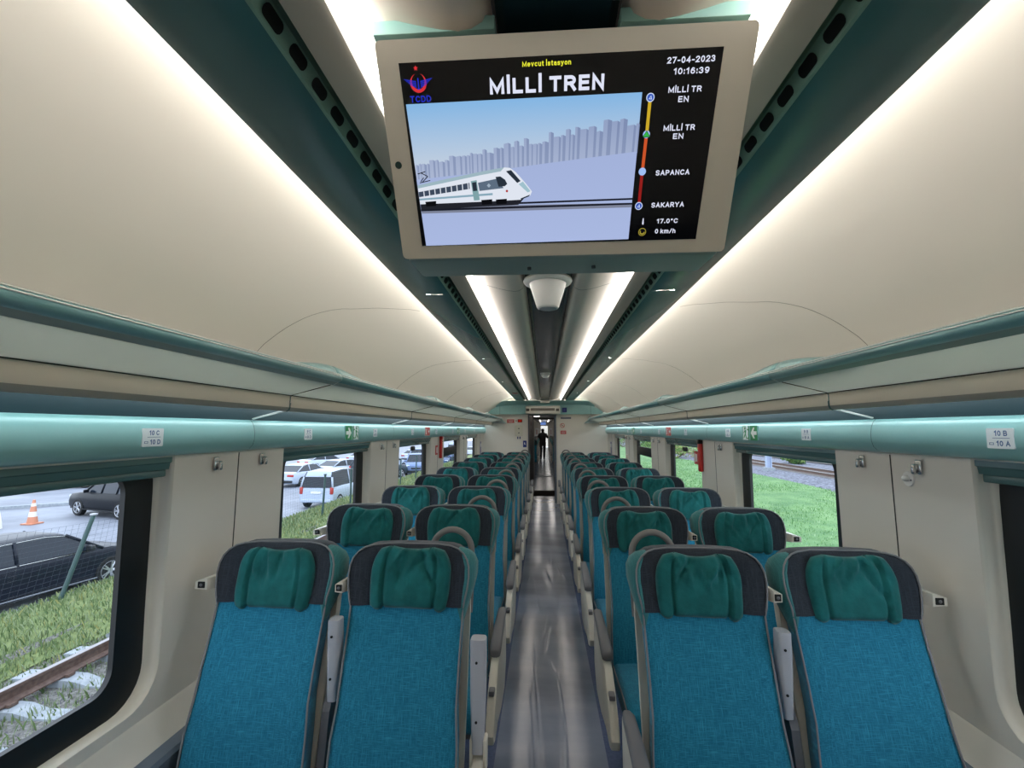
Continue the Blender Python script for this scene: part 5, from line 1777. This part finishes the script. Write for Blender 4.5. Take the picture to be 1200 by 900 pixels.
def make_car(name, kind, color, label, cat, loc, rz, group=None):
    q = SHAPES[kind]
    L, Wd = q['L'], q['W']
    m = paint(color)
    t = thing(name, label, cat, loc, rz, group)
    X = lambda f: (f - 0.5) * L
    bm = new_bm()
    secs = []
    for f, zt, wf, zb in q['body']:
        w = Wd / 2 * wf
        secs.append([(X(f), yy, zz) for yy, zz in ((-w * 0.90, zb), (w * 0.90, zb), (w * 0.98, zb + 0.10), (w, zb + (zt - zb) * 0.55), (w * 0.985, zt - 0.12), (w * 0.93, zt - 0.03), (w * 0.80, zt), (-w * 0.80, zt), (-w * 0.93, zt - 0.03), (-w * 0.985, zt - 0.12), (-w, zb + (zt - zb) * 0.55), (-w * 0.98, zb + 0.10))])
    loft(bm, secs)
    obj('body', bm, m, t, smooth=True, angle=35)
    gh = q['gh']
    zb0 = min(gh[0][1], gh[-1][1]) - 0.03
    ztop = max(z for _, z in gh)
    def half(z):
        return Wd / 2 * (0.93 - 0.19 * max(0, min(1, (z - zb0) / (ztop - zb0))) ** 1.15)
    # glazed upper body
    bm = new_bm()
    A = [bm.verts.new((X(f), half(z) - 0.006, z - 0.012)) for f, z in gh]
    B = [bm.verts.new((X(f), -half(z) + 0.006, z - 0.012)) for f, z in gh]
    bm.faces.new(A); bm.faces.new(B)
    n = len(gh)
    for i in range(n):
        bm.faces.new((A[i], A[(i + 1) % n], B[(i + 1) % n], B[i]))
    obj('window_glass', bm, CARGLASS, t)
    # roof skin over the upper points and painted pillars down to the body
    bm = new_bm()
    up = gh[1:-1]
    secs = []
    for f, z in up:
        w = half(z)
        secs.append([(X(f), yy, zz) for yy, zz in ((-w - 0.004, z - 0.05), (-w * 0.90, z - 0.002), (-w * 0.5, z + 0.018), (w * 0.5, z + 0.018), (w * 0.90, z - 0.002), (w + 0.004, z - 0.05), (w * 0.9, z - 0.06), (-w * 0.9, z - 0.06))])
    loft(bm, secs)
    obj('roof', bm, m, t, smooth=True, angle=40)
    def line_at(f):
        for (fa, za), (fb, zb_) in zip(gh, gh[1:]):
            if fa <= f <= fb:
                return za + (zb_ - za) * (f - fa) / (fb - fa)
        return zb0
    for s in (-1, 1):
        bm = new_bm()
        for a_, b_ in ((gh[0], gh[1]), (gh[-1], gh[-2])):
            tube(bm, [(X(a_[0]), s * half(a_[1]), a_[1] - 0.03), (X(b_[0]), s * half(b_[1]), b_[1] - 0.02)], 0.045 if kind != 'sedan' else 0.035, 6)
        for f in ((0.40,) if kind == 'sedan' else ((0.26, 0.48) if kind == 'suv' else (0.46,))):
            zt_ = line_at(f) - 0.03
            tube(bm, [(X(f), s * half(zb0), zb0), (X(f), s * half(zt_), zt_)], 0.035, 6)
        obj('pillar', bm, m, t, smooth=True)
        bm = new_bm()
        tube(bm, [(X(f), s * (half(zb0) + 0.012), max(zb0 + 0.01, 0)) for f in (gh[0][0] + 0.03, 0.4, gh[-1][0] - 0.04)], 0.010, 5)
        if kind == 'sedan':
            tube(bm, [(X(f), s * (half(z) + 0.006), z - 0.035) for f, z in gh], 0.008, 5)
        obj('window_trim', bm, CHROME if kind == 'sedan' else DARKTRIM, t, smooth=True)
        bm = new_bm()
        box(bm, (X(0.47), s * (Wd / 2 - 0.005), q['body'][4][3] + 0.06), (L * 0.52, 0.03, 0.03))
        obj('sill_trim', bm, CHROME if kind == 'sedan' else DARKTRIM, t)
        bm = new_bm()
        box(bm, (X(gh[-1][0] - 0.075), s * (Wd / 2 + 0.05), gh[-1][1] + 0.06), (0.10, 0.20, 0.13), bev=0.03)
        obj('mirror', bm, m if kind != 'sedan' else DARKTRIM, t, smooth=True, angle=60)
        # lamps
        bm = new_bm()
        zl = q['body'][1][1]
        if kind == 'sedan':
            box(bm, (X(0.015), s * Wd * 0.33, zl - 0.14), (0.12, Wd * 0.24, 0.15), bev=0.03)
        else:
            box(bm, (X(0.012), s * Wd * 0.435, zl - 0.10), (0.12, 0.17, 0.34), bev=0.04)
        obj('tail_lamp', bm, TAIL, t, smooth=True, angle=60)
        bm = new_bm()
        box(bm, (X(0.955), s * Wd * 0.36, q['body'][-3][1] - 0.14), (0.26, 0.34, 0.14), bev=0.04)
        obj('head_lamp', bm, HEAD, t, smooth=True, angle=60)
        for f in q['wheels']:
            bm = new_bm()
            r = q['r']
            yc = s * (Wd / 2 - 0.10)
            lathe(bm, [(r * 0.66, 0.105 * s), (r * 0.94, 0.112 * s), (r, 0.09 * s), (r, -0.09 * s), (r * 0.94, -0.11 * s), (r * 0.66, -0.10 * s)], (X(f), yc, r), 24, axis='Y')
            wh = obj('wheel', bm, TYRE, t, smooth=True, angle=40)
            bm = new_bm()
            for k in range(5):
                for dd in (-0.16, 0.16):
                    a = 2 * PI * k / 5 + dd
                    p0 = Vector((X(f) + 0.05 * math.cos(a), yc + 0.100 * s, r + 0.05 * math.sin(a)))
                    p1 = Vector((X(f) + r * 0.64 * math.cos(a), yc + 0.108 * s, r + r * 0.64 * math.sin(a)))
                    tube(bm, [p0, p1], [0.022, 0.018], 5)
            lathe(bm, [(r * 0.62, 0.10 * s), (r * 0.68, 0.116 * s), (r * 0.70, 0.10 * s)], (X(f), yc, r), 24, axis='Y')
            lathe(bm, [(0.0001, 0.118 * s), (0.06, 0.114 * s), (0.07, 0.09 * s)], (X(f), yc, r), 12, axis='Y')
            obj('rim', bm, RIM, wh, smooth=True, angle=40)
    bm = new_bm()
    box(bm, (X(0.0) - 0.004, 0, 0.62 if kind == 'sedan' else 0.80), (0.02, 0.52, 0.115))
    obj('number_plate', bm, LABELM, t)
    bm = new_bm()
    box(bm, (X(0.005), 0, 0.40), (0.10, Wd * 0.86, 0.16), bev=0.03)
    box(bm, (X(0.993), 0, 0.36), (0.10, Wd * 0.78, 0.20), bev=0.03)
    obj('bumper_trim', bm, m if kind == 'van' else DARKTRIM, t, smooth=True, angle=50)
    bm = new_bm()
    box(bm, (X(0.994), 0, 0.60), (0.06, Wd * 0.42, 0.16), bev=0.02)
    obj('radiator_grille', bm, DARKTRIM, t, smooth=True, angle=50)
    return t

def heading(dx, dy):
    return math.atan2(dy, dx)
# black sedan close behind the fence: front wheel near (-11.0, 11.8), nose towards the far end of the train
h = heading(0.36, 1.94)
cx, cy = -11.93, 11.8 - 0.0
make_car('sedan_car', 'sedan', '#1a1f2b', 'black sedan with chrome window trim parked right behind the leaning fence post', 'car',
         (-11.05 - math.cos(h) * (0.79 - 0.5) * 4.85 - math.sin(h) * 0.82, 11.75 - math.sin(h) * (0.79 - 0.5) * 4.85 + math.cos(h) * 0.82, ZL), h)
h = heading(-2.7, 0.8)
make_car('suv_car', 'suv', '#0e1218', 'black four-wheel-drive with pale wheels standing across the lot beyond the sedan', 'car', (-19.4, 21.1, ZL), h)
make_car('van_car', 'van', '#b4bfd2', 'white small van seen from behind, just behind the fence posts of the second window', 'van', (-11.05, 25.1, ZL), R(88))
rows_ = [('sedan_car', 'sedan', '#b6c0d0', 'white sedan cut by the pillar edge to the left of the white van', 'car', (-17.2, 33.5, ZL), R(84)),
         ('sedan_car', 'sedan', '#bcc6d6', 'white sedan parked two places beyond the white van, tail lamp showing', 'car', (-16.4, 38.5, ZL), R(70)),
         ('sedan_car', 'sedan', '#aab6c8', 'white sedan in the row directly above the white van roof', 'car', (-15.0, 45.0, ZL), R(66)),
         ('suv_car', 'suv', '#39454f', 'dark slate four-wheel-drive above the right end of the white van roof', 'car', (-13.0, 37.5, ZL), R(64)),
         ('sedan_car', 'sedan', '#c0cad8', 'white sedan at the back of the lot behind the parked rows', 'car', (-21.5, 46.0, ZL), R(60)),
         ('sedan_car', 'sedan', '#a5b0c2', 'silver-white sedan at the back of the lot beyond the slate four-wheel-drive', 'car', (-19.5, 52.5, ZL), R(62)),
         ('suv_car', 'suv', '#6f83a8', 'grey-blue four-wheel-drive parked behind the fence of the third window', 'car', (-11.2, 42.0, ZL), R(-78)),
         ('suv_car', 'suv', '#46597c', 'dark blue four-wheel-drive beside the grey-blue one in the third window', 'car', (-9.6 - 1.0, 36.0 + 12.5, ZL), R(-80)),
         ('suv_car', 'suv', '#8393b0', 'pale blue four-wheel-drive in the second row of the third window', 'car', (-14.0, 52.8, ZL), R(-76)),
         ('sedan_car', 'sedan', '#b9c3d6', 'pale sedan at the top of the third window view', 'car', (-15.6, 58.0, ZL), R(80)),
         ('suv_car', 'suv', '#5d6c8c', 'slate blue four-wheel-drive at the back of the third window view', 'car', (-10.6, 57.0, ZL), R(-84)),
         ('sedan_car', 'sedan', '#b8c2d2', 'white sedan far along the fence in the fourth window', 'car', (-9.9, 68.0, ZL), R(84)),
         ('van_car', 'van', '#b2bdce', 'white van farthest along the lot in the fourth window', 'van', (-13.6, 74.0, ZL), R(84)),
         ('sedan_car', 'sedan', '#a9b3c4', 'grey sedan parked far out at the top of the nearest car-park window', 'car', (-32.0, 30.5, ZL), R(20)),
         ]
for a in rows_:
    make_car(*a, group='cars parked behind the fence')
# traffic cone, bollard and kerbs
ORANGE = mat('cone_orange', '#cf8a6c', 0.5)
t = thing('traffic_cone', 'orange and white traffic cone on the asphalt left of the black four-wheel-drive', 'cone', (-21.0, 18.7, ZL))
bxo('base', (0, 0, 0.025), (0.50, 0.50, 0.05), ORANGE, t, bev=0.01)
for z0, z1, mm in ((0.05, 0.30, ORANGE), (0.30, 0.50, WHITE), (0.50, 0.72, ORANGE), (0.72, 0.84, WHITE), (0.84, 0.98, ORANGE)):
    bm = new_bm()
    lathe(bm, [(0.19 - 0.15 * z0, z0), (0.19 - 0.15 * z1, z1)], (0, 0, 0), 16)
    obj('band', bm, mm, t, smooth=True, angle=40)
t = thing('road_barrier', 'pale yellow and white road barrier standing left of the orange cone', 'barrier', (-21.9, 17.6, ZL))
for x in (-0.45, 0.1, 0.5):
    bm = new_bm()
    loft(bm, [[(x + px * f, py * f, z) for px, py in rrect(0.20, 0.20, 0.04, 2)] for z, f in ((0, 1.0), (0.25, 0.9), (0.75, 0.55), (0.95, 0.45))])
    obj('block', bm, mat('barrier_cream', '#d9c79a', 0.5) if x < 0.3 else WHITE, t)
bxo('rail', (0, 0, 0.62), (1.2, 0.08, 0.18), mat('barrier_dark', '#4a4038', 0.6), t)
t = thing('low_kerb', 'long pale kerb line across the asphalt behind the cone', 'kerb', (-27.0, 21.5, ZL), rz=R(35))
bxo('stone', (0, 0, 0.07), (16, 0.25, 0.14), CONC, t)
for i, x in enumerate((-2.2, -0.6)):
    bxo('stub_post', (x, 0, 0.40), (0.16, 0.16, 0.8), DARKTRIM, t, bev=0.02)

# ------------------------------------------------------------------ outside: lawn side
bm = new_bm()
rnd = random.Random(12)
rows = []
for j in range(60):
    y = -6 + j * 2.4
    rows.append([(x, y, ZR - 0.02 + rnd.uniform(-0.05, 0.05)) for x in (1.6, 3.5, 5.5, 7.5, 9.5, 11.5, 13.6)])
loft(bm, rows, caps=False, closed=False)
struct(obj('ground_lawn', bm, LAWN, smooth=True))
bm = new_bm()
loft(bm, [[(x, y, z) for x, z in ((13.4, ZR - 0.05), (14.6, ZR + 0.02), (16.2, ZR + 0.10), (20, ZR + 0.10), (21.5, ZR + 0.04), (29.5, ZR + 0.06))] for y in (-6, 140)], caps=False, closed=False)
struct(obj('ground_ballast', bm, mat('blue_ballast', '#4e515d', 0.95, noise=(7, '#8f92a0'), bump=(10, 1.0, 0.15))))
bm = new_bm()
bm.faces.new([bm.verts.new(p) for p in ((29.2, -10, ZR), (150, -10, ZR), (150, 200, ZR), (29.2, 200, ZR))])
struct(obj('ground_field', bm, mat('field', '#5f7f4a', 0.95, noise=(0.5, '#86a066'))))
for x0, x1 in ((16.1, 18.8), (22.6, 25.3)):
    bm = new_bm()
    secs = []
    for k in range(80):
        y = 4 + 1.6 * k
        secs.append([(x0, y, ZR + 0.11), ((x0 + x1) / 2, y, ZR + 0.135), (x1, y, ZR + 0.11)])
    loft(bm, secs, caps=False, closed=False)
    struct(obj('ground_trackbed', bm, mat('track_bed', '#4a4340', 0.95, noise=(6, '#7a7674', (1, 3, 1)))))
L1 = mat('lawn_blade', '#5f8a54', 0.9)
L2 = mat('lawn_blade_light', '#86aa72', 0.9)
L3 = mat('lawn_blade_pale', '#a6c096', 0.9)
grass('lawn_grass', 48000, (3.0, 13.8), (4.0, 47.0), lambda x: ZR - 0.02, 0.055, [L1, L1, L2, L2, L3], 15, 'bright green lawn between the train and the ballast', near=1.5)
for i, (x, nm) in enumerate(((16.7, 'first'), (18.2, 'second'), (23.2, 'third'), (24.7, 'fourth'))):
    rail(x, ZR + 0.12, 4, 130, '%s rusty rail counted outwards from the lawn' % nm, 'rails beyond the lawn')
t = thing('catenary_mast', 'pale grey overhead-line mast standing at the edge of the ballast beyond the lawn', 'mast', (15.4, 34.4, ZR))
bm = new_bm()
prism_z(bm, rrect(0.30, 0.30, 0.04, 2), -0.1, 0.28)
obj('footing', bm, CONC, t)
MASTM = mat('mast_paint', '#a8b4cc', 0.5)
bm = new_bm()
for sx in (-1, 1):
    box(bm, (0.15 * sx, 0, 3.8), (0.05, 0.26, 7.2))
box(bm, (0, 0, 3.8), (0.28, 0.02, 7.2))
obj('column', bm, MASTM, t)
bm = new_bm()
tube(bm, [(0, 0, 6.6), (3.0, 0, 6.9)], 0.04, 8)
tube(bm, [(0, 0, 7.3), (2.6, 0, 6.9)], 0.025, 8)
obj('cantilever_arm', bm, MASTM, t, smooth=True)

def bush(label, x, y, w, h, seed, cols):
    rnd = random.Random(seed)
    t = thing('bush', label, 'bush', (x, y, ZR), group='bushes beyond the tracks')
    lobes = [(rnd.uniform(-0.5, 0.5) * w, rnd.uniform(-0.4, 0.4) * w, rnd.uniform(0.25, 0.62) * h, rnd.uniform(0.26, 0.42)) for _ in range(9)]
    vs, fs, mi = [], [], []
    for k in range(1500):
        lx, ly, lz, lr = rnd.choice(lobes)
        a, b = rnd.uniform(0, 2 * PI), math.asin(rnd.uniform(-0.8, 1))
        r = (0.75 + 0.3 * rnd.random())
        p = Vector((lx + r * lr * w * math.cos(a) * math.cos(b), ly + r * lr * w * math.sin(a) * math.cos(b), max(0.05, lz + r * lr * h * math.sin(b))))
        d1 = Vector((rnd.uniform(-1, 1), rnd.uniform(-1, 1), rnd.uniform(-1, 1))).normalized()
        d2 = d1.cross(Vector((rnd.uniform(-1, 1), rnd.uniform(-1, 1), rnd.uniform(-1, 1)))).normalized()
        sz = rnd.uniform(0.07, 0.15)
        i0 = len(vs)
        vs += [p - d1 * sz, p + d2 * sz * 0.5, p + d1 * sz, p - d2 * sz * 0.5]
        fs.append((i0, i0 + 1, i0 + 2, i0 + 3))
        mi.append(rnd.randrange(len(cols)))
    me = bpy.data.meshes.new('foliage')
    me.from_pydata(vs, [], fs)
    for c in cols: me.materials.append(c)
    me.polygons.foreach_set('material_index', mi)
    o = bpy.data.objects.new('foliage', me)
    COL.objects.link(o)
    o.parent = t
    bm = new_bm()
    for lx, ly, lz, lr in lobes[:5]:
        tube(bm, [(0, 0, -0.05), (lx * 0.5, ly * 0.5, lz * 0.5), (lx, ly, lz)], [0.05, 0.035, 0.015], 5)
    obj('stem', bm, mat('bark', '#5a4b3a', 0.9), t)
B1 = mat('leaf_green', '#5f8a48', 0.9)
B2 = mat('leaf_light', '#93ab62', 0.9)
B3 = mat('leaf_dark', '#3d6234', 0.9)
for i, (x, y, w, h, lab) in enumerate(((21.3, 34.5, 1.8, 1.5, 'pale green bush between the tracks right of the mast'), (30.5, 44.0, 3.6, 2.2, 'dense green bush at the top of the lawn-side second window'), (32.0, 52.0, 4.0, 2.6, 'dense green bush beyond the tracks behind the mast'), (33.5, 60.0, 4.2, 2.6, 'green bush at the far upper edge of the lawn-side second window'), (20.8, 41.0, 1.8, 1.2, 'low bush between the tracks behind the mast'), (20.6, 30.5, 1.6, 1.0, 'small bush between the tracks, nearest of those beyond the mast'), (27.8, 40.0, 2.6, 1.8, 'yellow-green bush beyond the last track, right part of the second lawn-side window'), (27.9, 53.0, 2.4, 1.9, 'yellow-green bush beyond the last track, left part of the second lawn-side window'),
                                        (13.4, 50.0, 2.6, 1.7, 'rounded yellow-green bush at the edge of the grass in the lawn-side third window'), (13.6, 57.0, 3.0, 2.0, 'larger bush behind the rounded yellow-green one, lawn-side third window'), (13.8, 66.0, 3.0, 2.3, 'green bush filling the top of the lawn-side third window'), (12.8, 80.0, 4.0, 2.8, 'green bush in the lawn-side fourth window'), (12.0, 98.0, 5.0, 3.0, 'broad bush closing the far end of the lawn'))):
    bush(lab, x, y, w, h, 40 + i, [B1, B2, B3] if i != 8 else [B1, B2, B2, mat('leaf_tan', '#a58f6e', 0.9)])
